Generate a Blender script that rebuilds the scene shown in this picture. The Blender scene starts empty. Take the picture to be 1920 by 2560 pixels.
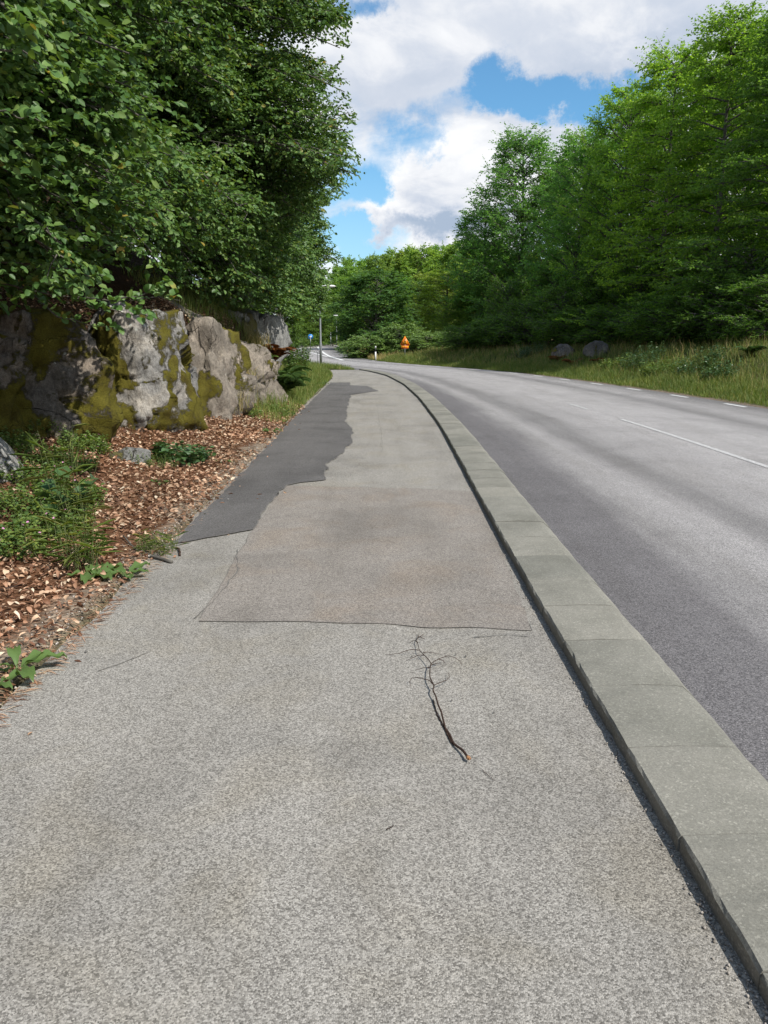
import bpy, bmesh, math, random
import numpy as np
from mathutils import Vector, Matrix

# ------------------------------------------------------------------ camera, sky, sun, exposure
scn = bpy.context.scene
COL = scn.collection
random.seed(7)
R = np.random.default_rng(7)
CAMH, FPX, PITCH = 1.5, 1900.0, math.atan(430 / 1900)      # photo is 1920 x 2560
cam_d = bpy.data.cameras.new('camera')
cam = bpy.data.objects.new('camera', cam_d); COL.objects.link(cam)
cam.location = (0, 0, CAMH)
cam.rotation_euler = (math.pi / 2 - PITCH, 0, 0)
cam_d.sensor_fit = 'VERTICAL'; cam_d.sensor_height = 24.0
cam_d.lens = 24.0 * FPX / 2560.0
cam_d.clip_start = 0.05; cam_d.clip_end = 3000
scn.camera = cam
scn.view_settings.view_transform = 'Standard'
scn.view_settings.look = 'None'
scn.view_settings.exposure = 0.30
scn.view_settings.gamma = 1.0
scn.cycles.use_denoising = True
scn.cycles.max_bounces = 8
scn.cycles.diffuse_bounces = 3
scn.cycles.glossy_bounces = 2
scn.cycles.transmission_bounces = 4
scn.cycles.transparent_max_bounces = 4

SUN_DIR = Vector((0.66, -0.54, 1.0)).normalized()           # towards the sun
SUN_EL = math.asin(SUN_DIR.z)
SUN_AZ = math.atan2(SUN_DIR.x, SUN_DIR.y)                   # clockwise from +Y
sun_d = bpy.data.lights.new('sun', 'SUN'); sun = bpy.data.objects.new('sun', sun_d); COL.objects.link(sun)
sun_d.energy = 4.45; sun_d.angle = math.radians(0.53); sun_d.color = (1.0, 0.955, 0.88)
sun.rotation_euler = (-SUN_DIR).to_track_quat('-Z', 'Y').to_euler()
sun.location = (20, -10, 30)


class NT:
    """small helper round a node tree"""
    def __init__(s, tree):
        s.t = tree; s.n = tree.nodes; s.l = tree.links
    def node(s, typ, **kw):
        n = s.n.new(typ)
        for k, v in kw.items():
            setattr(n, k, v)
        return n
    def put(s, sock, v):
        if isinstance(v, bpy.types.NodeSocket):
            s.l.new(v, sock)
        elif v is not None:
            if isinstance(v, (tuple, list)) and sock.type == 'RGBA' and len(v) == 3:
                v = (*v, 1)
            sock.default_value = v
    def m(s, op, a, b=None, c=None, clamp=False):
        n = s.node('ShaderNodeMath', operation=op, use_clamp=clamp)
        s.put(n.inputs[0], a); s.put(n.inputs[1], b); s.put(n.inputs[2], c)
        return n.outputs[0]
    def v(s, op, a, b=None):
        n = s.node('ShaderNodeVectorMath', operation=op)
        s.put(n.inputs[0], a)
        if op == 'SCALE': s.put(n.inputs['Scale'], b)
        else: s.put(n.inputs[1], b)
        return n.outputs['Value'] if op in ('DOT_PRODUCT', 'LENGTH') else n.outputs[0]
    def mix(s, f, a, b, blend='MIX'):
        n = s.node('ShaderNodeMix', data_type='RGBA', blend_type=blend)
        s.put(n.inputs[0], f); s.put(n.inputs[6], a); s.put(n.inputs[7], b)
        return n.outputs[2]
    def noise(s, vec, scale, detail=4, rough=0.55, dist=0.0, out='Fac'):
        n = s.node('ShaderNodeTexNoise')
        s.put(n.inputs['Vector'], vec); s.put(n.inputs['Scale'], scale); s.put(n.inputs['Detail'], detail)
        s.put(n.inputs['Roughness'], rough); s.put(n.inputs['Distortion'], dist)
        return n.outputs[out]
    def voro(s, vec, scale, out='Distance', feature='F1', rnd=1.0):
        n = s.node('ShaderNodeTexVoronoi', feature=feature)
        s.put(n.inputs['Vector'], vec); s.put(n.inputs['Scale'], scale); s.put(n.inputs['Randomness'], rnd)
        return n.outputs[out]
    def ss(s, x, lo, hi, a=0.0, b=1.0, smooth=True):
        n = s.node('ShaderNodeMapRange', interpolation_type='SMOOTHSTEP' if smooth else 'LINEAR')
        s.put(n.inputs[0], x); s.put(n.inputs[1], lo); s.put(n.inputs[2], hi); s.put(n.inputs[3], a); s.put(n.inputs[4], b)
        return n.outputs[0]
    def ramp(s, x, stops):
        n = s.node('ShaderNodeValToRGB'); e = n.color_ramp.elements
        while len(e) < len(stops): e.new(0.5)
        for i, (p, c) in enumerate(stops):
            e[i].position = p; e[i].color = (*c, 1) if len(c) == 3 else c
        s.put(n.inputs[0], x)
        return n.outputs[0]
    def sep(s, vec):
        n = s.node('ShaderNodeSeparateXYZ'); s.put(n.inputs[0], vec); return n.outputs
    def comb(s, x, y, z):
        n = s.node('ShaderNodeCombineXYZ'); s.put(n.inputs[0], x); s.put(n.inputs[1], y); s.put(n.inputs[2], z); return n.outputs[0]


def pix_dir(px, py):
    u, v = (px - 960) / FPX, (py - 1280) / FPX
    return Vector((u, math.cos(PITCH) - v * math.sin(PITCH), -math.sin(PITCH) - v * math.cos(PITCH)))


def build_world():
    w = bpy.data.worlds.new('World'); scn.world = w; w.use_nodes = True
    t = NT(w.node_tree); t.n.clear()
    out = t.node('ShaderNodeOutputWorld'); bg = t.node('ShaderNodeBackground')
    sky = t.node('ShaderNodeTexSky', sky_type='NISHITA', sun_disc=False)
    sky.sun_elevation = SUN_EL; sky.sun_rotation = SUN_AZ
    sky.air_density = 1.0; sky.dust_density = 0.4; sky.ozone_density = 2.5
    d = t.node('ShaderNodeTexCoord').outputs['Generated']
    d = t.v('NORMALIZE', d)
    X, Y, Z = t.sep(d)
    # cumulus layer: the view ray meets a flat cloud deck, so clouds shrink towards the horizon
    zc = t.m('ADD', t.m('MAXIMUM', Z, 0.0), 0.22)
    flat = t.comb(t.m('DIVIDE', X, zc), t.m('DIVIDE', Y, zc), t.m('MULTIPLY', Z, 1.6))
    warp = t.noise(flat, 1.3, 3, out='Color')
    fw = t.v('ADD', flat, t.v('SCALE', t.v('SUBTRACT', warp, (0.5, 0.5, 0.5)), 0.5))
    n1 = t.noise(fw, 1.05, 10, 0.58)
    sunv = (SUN_DIR.x * 0.10, SUN_DIR.y * 0.10, 0.16)
    n2 = t.noise(t.v('ADD', fw, sunv), 1.05, 10, 0.58)
    big = t.noise(flat, 0.42, 2)
    # direction-space shapes of the clouds and gaps in view
    az = t.m('ARCTAN2', X, Y); el = t.m('ARCSINE', Z)
    wx = t.noise(t.comb(az, el, 0.0), 7.5, 9, 0.66, out='Color')
    wc = t.v('SUBTRACT', wx, (0.5, 0.5, 0.5))
    wX, wY, _ = t.sep(wc)
    azw = t.m('ADD', az, t.m('MULTIPLY', wX, 0.26)); elw = t.m('ADD', el, t.m('MULTIPLY', wY, 0.17))
    def bump(px, py, rx, ry):
        q = pix_dir(px, py).normalized()
        a0, e0 = math.atan2(q.x, q.y), math.asin(q.z)
        a = t.m('DIVIDE', t.m('SUBTRACT', azw, a0), rx / FPX)
        b = t.m('DIVIDE', t.m('SUBTRACT', elw, e0), ry / FPX)
        r2 = t.m('ADD', t.m('MULTIPLY', a, a), t.m('MULTIPLY', b, b))
        return t.m('EXPONENT', t.m('MULTIPLY', r2, -1.0))
    def total(lst):
        acc = None
        for w_, *q in lst:
            b = t.m('MULTIPLY', bump(*q), w_)
            acc = b if acc is None else t.m('ADD', acc, b)
        return acc
    gaps = total([(0.34, 1440, 222, 240, 50), (0.30, 1240, 170, 75, 55), (0.32, 1045, 385, 65, 75),
                  (0.44, 940, 475, 80, 65), (0.34, 905, 20, 90, 50), (0.32, 880, 605, 130, 50)])
    puffs = total([(0.40, 1100, 500, 190, 75), (0.24, 1030, 420, 65, 50), (0.25, 1250, 400, 160, 110),
                   (0.22, 1500, 90, 330, 70), (0.26, 1000, 180, 180, 120), (0.16, 1400, 320, 200, 60), (0.3, 960, 560, 120, 30)])
    dens = t.m('ADD', t.m('ADD', n1, t.m('MULTIPLY', t.m('SUBTRACT', big, 0.5), 0.35)), 0.07)
    dens = t.m('ADD', t.m('SUBTRACT', dens, gaps), puffs)
    cover = t.ss(dens, 0.40, 0.68)
    thick = t.ss(dens, 0.60, 1.05)
    lit = t.ss(t.m('SUBTRACT', n1, n2), -0.10, 0.12)
    base = total([(0.8, 1060, 585, 200, 34), (0.22, 1560, 160, 260, 40), (0.15, 1000, 300, 150, 40)])
    shade = t.m('SUBTRACT', t.m('ADD', t.m('MULTIPLY', lit, 0.62), 0.36), t.m('MULTIPLY', thick, 0.22))
    shade = t.m('SUBTRACT', shade, base, clamp=True)
    ccol = t.ramp(shade, [(0.0, (3.5, 4.3, 5.5)), (0.28, (5.3, 5.8, 6.7)), (0.55, (7.2, 7.4, 7.8)), (1.0, (9.2, 9.2, 9.2))])
    skyc = t.mix(1.0, sky.outputs[0], (0.80, 1.24, 1.36), 'MULTIPLY')
    haze = t.ss(Z, 0.0, 0.25, 0.55, 0.0)
    skyc = t.mix(haze, skyc, (4.6, 6.2, 8.0))
    c = t.mix(cover, skyc, ccol)
    t.put(bg.inputs[0], c); bg.inputs[1].default_value = 0.098
    t.l.new(bg.outputs[0], out.inputs[0])
    w.cycles.sampling_method = 'MANUAL'; w.cycles.sample_map_resolution = 512


build_world()

# ------------------------------------------------------------------ helpers
def pt(px, py, z=0.0):
    """photo pixel met with the level z"""
    d = pix_dir(px, py); k = (z - CAMH) / d.z
    return (d.x * k, d.y * k, z)


def ptd(px, py, Y):
    """photo pixel at forward distance Y"""
    d = pix_dir(px, py); k = Y / d.y
    return np.array((d.x * k, Y, CAMH + d.z * k))


def project(P):
    P = np.asarray(P, float)
    y, z = P[..., 1], P[..., 2] - CAMH
    c, s = math.cos(PITCH), math.sin(PITCH)
    dep = y * c - z * s
    up = y * s + z * c
    dep = np.where(np.abs(dep) < 1e-6, 1e-6, dep)
    return 960 + FPX * P[..., 0] / dep, 1280 - FPX * up / dep, dep


def in_poly(px, py, poly):
    poly = np.array(poly, float); ins = np.zeros(np.shape(px), bool); j = len(poly) - 1
    for i in range(len(poly)):
        xi, yi = poly[i]; xj, yj = poly[j]
        if yi != yj:
            ins ^= ((yi > py) != (yj > py)) & (px < (xj - xi) * (py - yi) / (yj - yi) + xi)
        j = i
    return ins


def mesh_from(name, V, faces_by_n, uv=None, smooth=False, col=None):
    """faces_by_n: list of int arrays (n_faces, k)"""
    me = bpy.data.meshes.new(name)
    V = np.asarray(V, np.float32).reshape(-1, 3)
    fl = [np.asarray(f, np.int32) for f in faces_by_n if len(f)]
    loops = np.concatenate([f.ravel() for f in fl])
    tot = np.concatenate([np.full(len(f), f.shape[1], np.int32) for f in fl])
    start = np.concatenate([[0], np.cumsum(tot)[:-1]]).astype(np.int32)
    me.vertices.add(len(V)); me.vertices.foreach_set('co', V.ravel())
    me.loops.add(len(loops)); me.loops.foreach_set('vertex_index', loops.astype(np.int32))
    me.polygons.add(len(tot)); me.polygons.foreach_set('loop_start', start)
    me.polygons.foreach_set('loop_total', tot)
    if smooth: me.polygons.foreach_set('use_smooth', np.ones(len(tot), bool))
    me.update(calc_edges=True)
    if uv is not None:
        l = me.uv_layers.new(name='UVMap')
        l.data.foreach_set('uv', np.asarray(uv, np.float32)[loops].ravel())
    if col is not None:
        a = me.color_attributes.new('tone', 'FLOAT_COLOR', 'POINT')
        c4 = np.ones((len(V), 4), np.float32); c4[:, :3] = col
        a.data.foreach_set('color', c4.ravel())
    return me


def add(name, me, mat, parent=None, loc=None, label=None, cat=None, group=None, kind=None):
    o = bpy.data.objects.new(name, me); COL.objects.link(o)
    if mat is not None and me is not None and not me.materials: me.materials.append(mat)
    if parent is not None: o.parent = parent
    if loc is not None: o.location = loc
    for k, v in (('label', label), ('category', cat), ('group', group), ('kind', kind)):
        if v: o[k] = v
    return o


def thing(name, label, cat, loc=(0, 0, 0), rz=0.0, group=None):
    o = add(name, None, None, None, loc, label, cat, group)
    o.rotation_euler = (0, 0, rz); o.empty_display_size = 0.2
    return o


def copy_tree(o, parent=None):
    c = o.copy(); COL.objects.link(c); c.parent = parent
    for ch in list(o.children): copy_tree(ch, c)
    return c


class MB:
    """collects tubes, boxes, prisms into one mesh"""
    def __init__(s): s.V = []; s.F3 = []; s.F4 = []; s.n = 0
    def _add(s, V, f4=(), f3=()):
        V = np.asarray(V, float); s.V.append(V)
        if len(f4): s.F4.append(np.asarray(f4) + s.n)
        if len(f3): s.F3.append(np.asarray(f3) + s.n)
        s.n += len(V)
    def tube(s, P, rad, sides=6, cap=True):
        P = np.asarray(P, float); n = len(P); rad = np.broadcast_to(np.asarray(rad, float), (n,))
        T = np.gradient(P, axis=0); T /= np.linalg.norm(T, axis=1)[:, None] + 1e-9
        ref = np.where(np.abs(T[:, 2:3]) > 0.9, [[1.0, 0, 0]], [[0, 0, 1.0]])
        A = np.cross(T, ref); A /= np.linalg.norm(A, axis=1)[:, None] + 1e-9
        B = np.cross(T, A)
        a = np.linspace(0, 2 * math.pi, sides, endpoint=False)
        V = (P[:, None, :] + rad[:, None, None] * (np.cos(a)[None, :, None] * A[:, None, :] + np.sin(a)[None, :, None] * B[:, None, :])).reshape(-1, 3)
        i = np.arange(n - 1)[:, None] * sides; j = np.arange(sides)[None, :]; k = (j + 1) % sides
        f4 = np.stack([i + j, i + k, i + sides + k, i + sides + j], -1).reshape(-1, 4)
        f3 = []
        if cap:
            V = np.vstack([V, P[:1], P[-1:]])
            jj = np.arange(sides); kk = (jj + 1) % sides
            f3 = np.vstack([np.stack([kk, jj, np.full(sides, n * sides)], 1),
                            np.stack([(n - 1) * sides + jj, (n - 1) * sides + kk, np.full(sides, n * sides + 1)], 1)])
        s._add(V, f4, f3)
    def box(s, lo, hi):
        x0, y0, z0 = lo; x1, y1, z1 = hi
        s._add([(x0, y0, z0), (x1, y0, z0), (x1, y1, z0), (x0, y1, z0), (x0, y0, z1), (x1, y0, z1), (x1, y1, z1), (x0, y1, z1)],
               [(0, 3, 2, 1), (4, 5, 6, 7), (0, 1, 5, 4), (1, 2, 6, 5), (2, 3, 7, 6), (3, 0, 4, 7)])
    def plate(s, poly, y0, y1):
        """polygon in x,z (convex) extruded between y0 and y1"""
        n = len(poly); c = np.mean(np.array(poly), 0)
        V = [(p[0], y0, p[1]) for p in poly] + [(p[0], y1, p[1]) for p in poly] + [(c[0], y0, c[1]), (c[0], y1, c[1])]
        f4 = [(i, (i + 1) % n, n + (i + 1) % n, n + i) for i in range(n)]
        f3 = [(i, 2 * n, (i + 1) % n) for i in range(n)] + [(n + (i + 1) % n, 2 * n + 1, n + i) for i in range(n)]
        s._add(V, f4, f3)
    def mesh(s, name, origin=(0, 0, 0), smooth=False):
        V = np.vstack(s.V) - np.asarray(origin, float)
        fs = []
        if s.F4: fs.append(np.vstack(s.F4))
        if s.F3: fs.append(np.vstack(s.F3))
        return mesh_from(name, V, fs, smooth=smooth)


def unit(a):
    return a / (np.linalg.norm(a, axis=-1, keepdims=True) + 1e-9)


def vnoise(P, seed=0):
    """cheap smooth value noise on (n,3) points, -1..1"""
    P = np.asarray(P, float); I = np.floor(P).astype(np.int64); Fr = P - I; Fr = Fr * Fr * (3 - 2 * Fr)
    def h(i, j, k):
        x = (i * 374761393 + j * 668265263 + k * 1274126177 + seed * 974711) & 0x7fffffff
        x = ((x ^ (x >> 13)) * 1274126177) & 0x7fffffff
        return ((x ^ (x >> 16)) & 0xffff) / 32767.5 - 1
    r = 0
    for a in (0, 1):
        for b in (0, 1):
            for c in (0, 1):
                w = (Fr[:, 0] if a else 1 - Fr[:, 0]) * (Fr[:, 1] if b else 1 - Fr[:, 1]) * (Fr[:, 2] if c else 1 - Fr[:, 2])
                r = r + w * h(I[:, 0] + a, I[:, 1] + b, I[:, 2] + c)
    return r


def fbm(P, seed=0, oct=4, gain=0.5):
    r, a, f = 0, 1.0, 1.0
    for o in range(oct):
        r = r + a * vnoise(np.asarray(P) * f, seed + o * 17); a *= gain; f *= 2.03
    return r


def sstep(x, a, b):
    t = np.clip((np.asarray(x, float) - a) / (b - a), 0, 1); return t * t * (3 - 2 * t)


# ------------------------------------------------------------------ materials
def new_mat(name):
    m = bpy.data.materials.new(name); m.use_nodes = True
    t = NT(m.node_tree); t.n.clear()
    out = t.node('ShaderNodeOutputMaterial')
    return m, t, out


def principled(t, out, col, rough=0.8, spec=0.3, height=None, bdist=0.01, bstr=1.0, metal=0.0):
    p = t.node('ShaderNodeBsdfPrincipled')
    t.put(p.inputs['Base Color'], col); t.put(p.inputs['Roughness'], rough)
    t.put(p.inputs['Specular IOR Level'], spec); t.put(p.inputs['Metallic'], metal)
    if height is not None:
        b = t.node('ShaderNodeBump'); t.put(b.inputs['Height'], height)
        b.inputs['Distance'].default_value = bdist; b.inputs['Strength'].default_value = bstr
        t.l.new(b.outputs[0], p.inputs['Normal'])
    t.l.new(p.outputs[0], out.inputs[0])
    return p


def plain(name, col, rough=0.5, spec=0.4, metal=0.0, var=0.15, scale=20):
    m, t, out = new_mat(name)
    co = t.node('ShaderNodeTexCoord').outputs['Object']
    n = t.noise(co, scale, 4)
    c = t.mix(1.0, (*col, 1), t.ramp(n, [(0.3, (1 - var,) * 3), (0.7, (1 + var * 0.3,) * 3)]), 'MULTIPLY')
    principled(t, out, c, rough, spec, metal=metal)
    return m


def asphalt(name, lo, mid, hi, tint=None, tracks=None, grain=1.0, stain=0.25):
    """aggregate in bitumen: small stones of uneven tone, patches, stains"""
    m, t, out = new_mat(name)
    tc = t.node('ShaderNodeTexCoord'); co = tc.outputs['Object']
    cells = t.voro(co, 215 * grain, 'Color'); cv = t.sep(cells)[0]
    dist = t.voro(co, 215 * grain, 'Distance')
    big = t.voro(co, 85 * grain, 'Color'); bv = t.sep(big)[1]
    fine = t.noise(co, 300 * grain, 2, 0.6)
    val = t.m('ADD', t.m('MULTIPLY', cv, 0.62), t.m('ADD', t.m('MULTIPLY', bv, 0.10), t.m('MULTIPLY', fine, 0.30)))
    col = t.ramp(val, [(0.20, lo), (0.5, mid), (0.84, hi)])
    st = t.noise(co, 0.9, 5, 0.6, 0.4)
    col = t.mix(1.0, col, t.ramp(st, [(0.28, (1 - stain,) * 3), (0.52, (1.0,) * 3), (0.8, (1 + stain * 0.35,) * 3)]), 'MULTIPLY')
    st2 = t.noise(co, 4.5, 5, 0.65)
    col = t.mix(1.0, col, t.ramp(st2, [(0.3, (0.93,) * 3), (0.7, (1.04,) * 3)]), 'MULTIPLY')
    if tint:
        ta = t.ss(t.noise(co, 1.7, 4, 0.6, 0.6), 0.45, 0.72)
        col = t.mix(t.m('MULTIPLY', ta, tint[1]), col, t.mix(1.0, col, tint[0], 'MULTIPLY'))
    if tracks:
        uv = t.sep(tc.outputs['UV'])
        wob = t.m('MULTIPLY', t.m('SUBTRACT', t.noise(t.comb(t.m('MULTIPLY', uv[0], 0.8), t.m('MULTIPLY', uv[1], 0.10), 0.0), 2.0, 4), 0.5), 0.9)
        u = t.m('DIVIDE', t.m('ADD', uv[0], wob), 8.0)
        col = t.mix(1.0, col, t.ramp(u, tracks), 'MULTIPLY')
    bright = t.m('MULTIPLY', t.m('GREATER_THAN', t.sep(cells)[2], 0.955), t.ss(dist, 0.2, 0.5, 1.0, 0.0))
    col = t.mix(t.m('MULTIPLY', bright, 0.55), col, hi)
    long = t.noise(t.v('MULTIPLY', co, (3.2, 0.28, 1.0)), 1.0, 5, 0.6)
    col = t.mix(1.0, col, t.ramp(long, [(0.32, (0.90, 0.895, 0.885)), (0.5, (1.0,) * 3), (0.7, (1.05,) * 3)]), 'MULTIPLY')
    pits = t.ss(t.voro(co, 9, 'Distance'), 0.0, 0.10)
    col = t.mix(t.m('MULTIPLY', t.m('SUBTRACT', 1.0, pits), 0.45), col, (0.05, 0.048, 0.045))
    hgt = t.m('SUBTRACT', t.m('MULTIPLY', cv, 0.35), t.m('MULTIPLY', dist, 1.0))
    principled(t, out, col, 0.82, 0.3, hgt, 0.0022, 0.7)
    return m


M = {}
M['path'] = asphalt('path_asphalt', (0.115, 0.107, 0.095), (0.245, 0.23, 0.206), (0.40, 0.378, 0.342), tint=((0.95, 0.92, 0.85), 0.8))
M['path_warm'] = asphalt('path_warm_asphalt', (0.108, 0.096, 0.085), (0.222, 0.20, 0.178), (0.345, 0.315, 0.28), tint=((1.0, 0.90, 0.80), 0.6))
M['patch'] = asphalt('dark_patch_asphalt', (0.055, 0.052, 0.05), (0.098, 0.093, 0.09), (0.19, 0.18, 0.175), grain=1.1, stain=0.38)
TR = [(0.0, (0.40, 0.395, 0.41)), (0.09, (0.46, 0.455, 0.47)), (0.135, (0.80,) * 3), (0.165, (0.97,) * 3), (0.205, (0.64,) * 3), (0.235, (0.60,) * 3), (0.29, (0.90,) * 3),
      (0.40, (1.05,) * 3), (0.58, (1.04,) * 3), (0.64, (0.88,) * 3), (0.685, (0.62,) * 3), (0.72, (0.72,) * 3), (0.77, (0.95,) * 3), (0.83, (0.74,) * 3), (0.91, (0.48,) * 3)]
M['road'] = asphalt('road_asphalt', (0.13, 0.124, 0.124), (0.285, 0.272, 0.268), (0.46, 0.44, 0.43), tracks=TR, grain=0.85, stain=0.16)
M['seam'] = plain('bitumen_seam', (0.175, 0.165, 0.15), 0.7, 0.3, scale=40, var=0.5)
M['soft_seam'] = plain('worn_seam', (0.17, 0.158, 0.142), 0.8, 0.2, scale=30, var=0.2)
M['gravel_edge'] = asphalt('edge_gravel', (0.16, 0.14, 0.12), (0.32, 0.29, 0.25), (0.55, 0.5, 0.45), grain=0.5)


def paint_mat():
    m, t, out = new_mat('road_paint')
    co = t.node('ShaderNodeTexCoord').outputs['Object']
    n = t.noise(co, 35, 5, 0.7)
    c = t.ramp(n, [(0.36, (0.30, 0.29, 0.29)), (0.50, (0.68, 0.68, 0.66)), (0.7, (0.78, 0.78, 0.76))])
    principled(t, out, c, 0.6, 0.3)
    return m
M['paint'] = paint_mat()
def faint_mat():
    m, t, out = new_mat('worn_road_paint')
    co = t.node('ShaderNodeTexCoord').outputs['Object']
    n = t.noise(co, 45, 5, 0.7)
    c = t.ramp(n, [(0.40, (0.24, 0.235, 0.235)), (0.56, (0.52, 0.51, 0.50)), (0.7, (0.68, 0.68, 0.66))])
    principled(t, out, c, 0.7, 0.3)
    return m
M['faint'] = faint_mat()


def concrete():
    m, t, out = new_mat('kerb_concrete')
    g = t.node('ShaderNodeNewGeometry'); co = g.outputs['Position']
    oi = t.node('ShaderNodeObjectInfo').outputs['Random']
    n = t.noise(co, 2.2, 6, 0.6, 0.3); f = t.noise(co, 260, 3, 0.7); s = t.voro(co, 160, 'Color')
    c = t.ramp(n, [(0.25, (0.165, 0.160, 0.138)), (0.5, (0.222, 0.215, 0.188)), (0.78, (0.285, 0.273, 0.242))])
    c = t.mix(1.0, c, t.ramp(f, [(0.3, (0.78,) * 3), (0.7, (1.12,) * 3)]), 'MULTIPLY')
    c = t.mix(1.0, c, t.ramp(t.sep(s)[0], [(0.0, (0.82,) * 3), (0.9, (1.05,) * 3), (1.0, (1.4,) * 3)]), 'MULTIPLY')
    c = t.mix(1.0, c, t.ramp(oi, [(0.0, (0.86, 0.87, 0.85)), (1.0, (1.10, 1.09, 1.06))]), 'MULTIPLY')
    # soil washed along the joints and edges
    gen = t.node('ShaderNodeTexCoord').outputs['Generated']; gx, gy, gz = t.sep(gen)
    e = t.m('ABSOLUTE', t.m('SUBTRACT', gy, 0.5))
    e = t.m('ADD', e, t.m('MULTIPLY', t.m('SUBTRACT', t.noise(co, 14, 4), 0.5), 0.10))
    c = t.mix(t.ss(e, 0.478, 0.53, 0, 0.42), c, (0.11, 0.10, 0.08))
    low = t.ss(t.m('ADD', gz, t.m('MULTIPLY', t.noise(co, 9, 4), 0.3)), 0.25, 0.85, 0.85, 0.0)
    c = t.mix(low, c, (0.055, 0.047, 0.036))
    principled(t, out, c, 0.85, 0.25, t.m('ADD', f, t.m('MULTIPLY', n, 2.0)), 0.0025, 0.8)
    return m
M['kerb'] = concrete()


def ground_mat():
    m, t, out = new_mat('ground_soil')
    a = t.node('ShaderNodeAttribute', attribute_name='tone'); co = t.node('ShaderNodeTexCoord').outputs['Object']
    n = t.noise(co, 7, 6, 0.65); v = t.voro(co, 38, 'Color')
    c = t.mix(1.0, a.outputs['Color'], t.ramp(n, [(0.25, (0.55,) * 3), (0.55, (1.0,) * 3), (0.8, (1.35,) * 3)]), 'MULTIPLY')
    c = t.mix(1.0, c, t.ramp(t.sep(v)[0], [(0.0, (0.6, 0.55, 0.5)), (1.0, (1.35, 1.3, 1.25))]), 'MULTIPLY')
    principled(t, out, c, 0.95, 0.1, t.m('ADD', n, t.m('MULTIPLY', t.sep(v)[0], 0.3)), 0.05, 0.9)
    return m
M['ground'] = ground_mat()


def leaf_mat(name, stops, trans=0.35, rough=0.42, spec=0.35, tcol=(1.3, 1.25, 0.5), objvar=0.0, single=False):
    m, t, out = new_mat(name)
    g = t.node('ShaderNodeNewGeometry'); r = t.node('ShaderNodeObjectInfo').outputs['Random'] if single else g.outputs['Random Per Island']
    c = t.ramp(r, stops)
    clump = t.noise(g.outputs['Position'], 0.7, 3)
    c = t.mix(1.0, c, t.ramp(clump, [(0.3, (0.78, 0.82, 0.8)), (0.7, (1.18, 1.12, 1.05))]), 'MULTIPLY')
    if objvar:
        c = t.mix(1.0, c, t.node('ShaderNodeObjectInfo').outputs['Color'], 'MULTIPLY')
    p = t.node('ShaderNodeBsdfPrincipled'); t.put(p.inputs['Base Color'], c)
    t.put(p.inputs['Roughness'], rough); t.put(p.inputs['Specular IOR Level'], spec)
    tr = t.node('ShaderNodeBsdfTranslucent'); t.put(tr.inputs[0], t.mix(1.0, c, tcol, 'MULTIPLY'))
    mx = t.node('ShaderNodeMixShader'); mx.inputs[0].default_value = trans
    t.l.new(p.outputs[0], mx.inputs[1]); t.l.new(tr.outputs[0], mx.inputs[2]); t.l.new(mx.outputs[0], out.inputs[0])
    return m


BST = [(0.0, (0.058, 0.125, 0.034)), (0.5, (0.088, 0.172, 0.046)), (0.85, (0.135, 0.23, 0.060)), (0.985, (0.18, 0.26, 0.07)), (1.0, (0.36, 0.26, 0.05))]
M['beech'] = leaf_mat('beech_leaf', BST, 0.30, 0.46, 0.32)
M['beech_single'] = leaf_mat('beech_leaf_single', [(p, tuple(v * 1.15 for v in c)) for p, c in BST], 0.30, 0.46, 0.32, single=True)
M['wood_leaf'] = leaf_mat('woodland_leaf', [(0.0, (0.075, 0.14, 0.038)), (0.5, (0.115, 0.195, 0.046)), (1.0, (0.165, 0.245, 0.058))], 0.52, 0.5, 0.3, (1.55, 1.65, 0.75), objvar=1)
M['far_leaf'] = leaf_mat('hill_leaf', [(0.0, (0.085, 0.15, 0.05)), (0.5, (0.12, 0.20, 0.064)), (1.0, (0.165, 0.245, 0.078))], 0.42, 0.6, 0.2, (1.6, 1.55, 0.6), objvar=1)
M['herb'] = leaf_mat('herb_leaf', [(0.0, (0.08, 0.15, 0.045)), (0.5, (0.12, 0.20, 0.055)), (1.0, (0.20, 0.26, 0.06))], 0.3, 0.5, 0.3)
M['dock'] = leaf_mat('dock_leaf', [(0.0, (0.085, 0.155, 0.05)), (1.0, (0.13, 0.21, 0.065))], 0.28, 0.4, 0.5)
M['gloss'] = leaf_mat('glossy_leaf', [(0.0, (0.05, 0.11, 0.045)), (1.0, (0.08, 0.15, 0.055))], 0.2, 0.32, 0.55)
M['fern'] = leaf_mat('fern_leaf', [(0.0, (0.045, 0.10, 0.03)), (1.0, (0.085, 0.15, 0.035))], 0.3, 0.5, 0.3)
M['rustfern'] = leaf_mat('dead_fern', [(0.0, (0.16, 0.055, 0.018)), (1.0, (0.30, 0.13, 0.04))], 0.2, 0.7, 0.2, (1.1, 1, 0.8))
M['grass'] = leaf_mat('grass_blade', [(0.0, (0.10, 0.17, 0.038)), (0.55, (0.165, 0.235, 0.058)), (0.88, (0.24, 0.26, 0.085)), (1.0, (0.42, 0.36, 0.17))], 0.35, 0.55, 0.25)
M['drygrass'] = leaf_mat('dry_grass_blade', [(0.0, (0.16, 0.18, 0.045)), (0.5, (0.34, 0.28, 0.11)), (1.0, (0.52, 0.41, 0.2))], 0.3, 0.6, 0.2, (1.1, 1.05, 0.8))
M['willow'] = leaf_mat('willow_leaf', [(0.0, (0.125, 0.225, 0.06)), (0.5, (0.18, 0.30, 0.08)), (1.0, (0.25, 0.36, 0.11))], 0.28, 0.45, 0.4)
LST = [(0.0, (0.095, 0.045, 0.028)), (0.30, (0.23, 0.118, 0.070)), (0.62, (0.43, 0.255, 0.165)), (0.90, (0.57, 0.41, 0.29)), (1.0, (0.66, 0.57, 0.45))]
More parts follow.
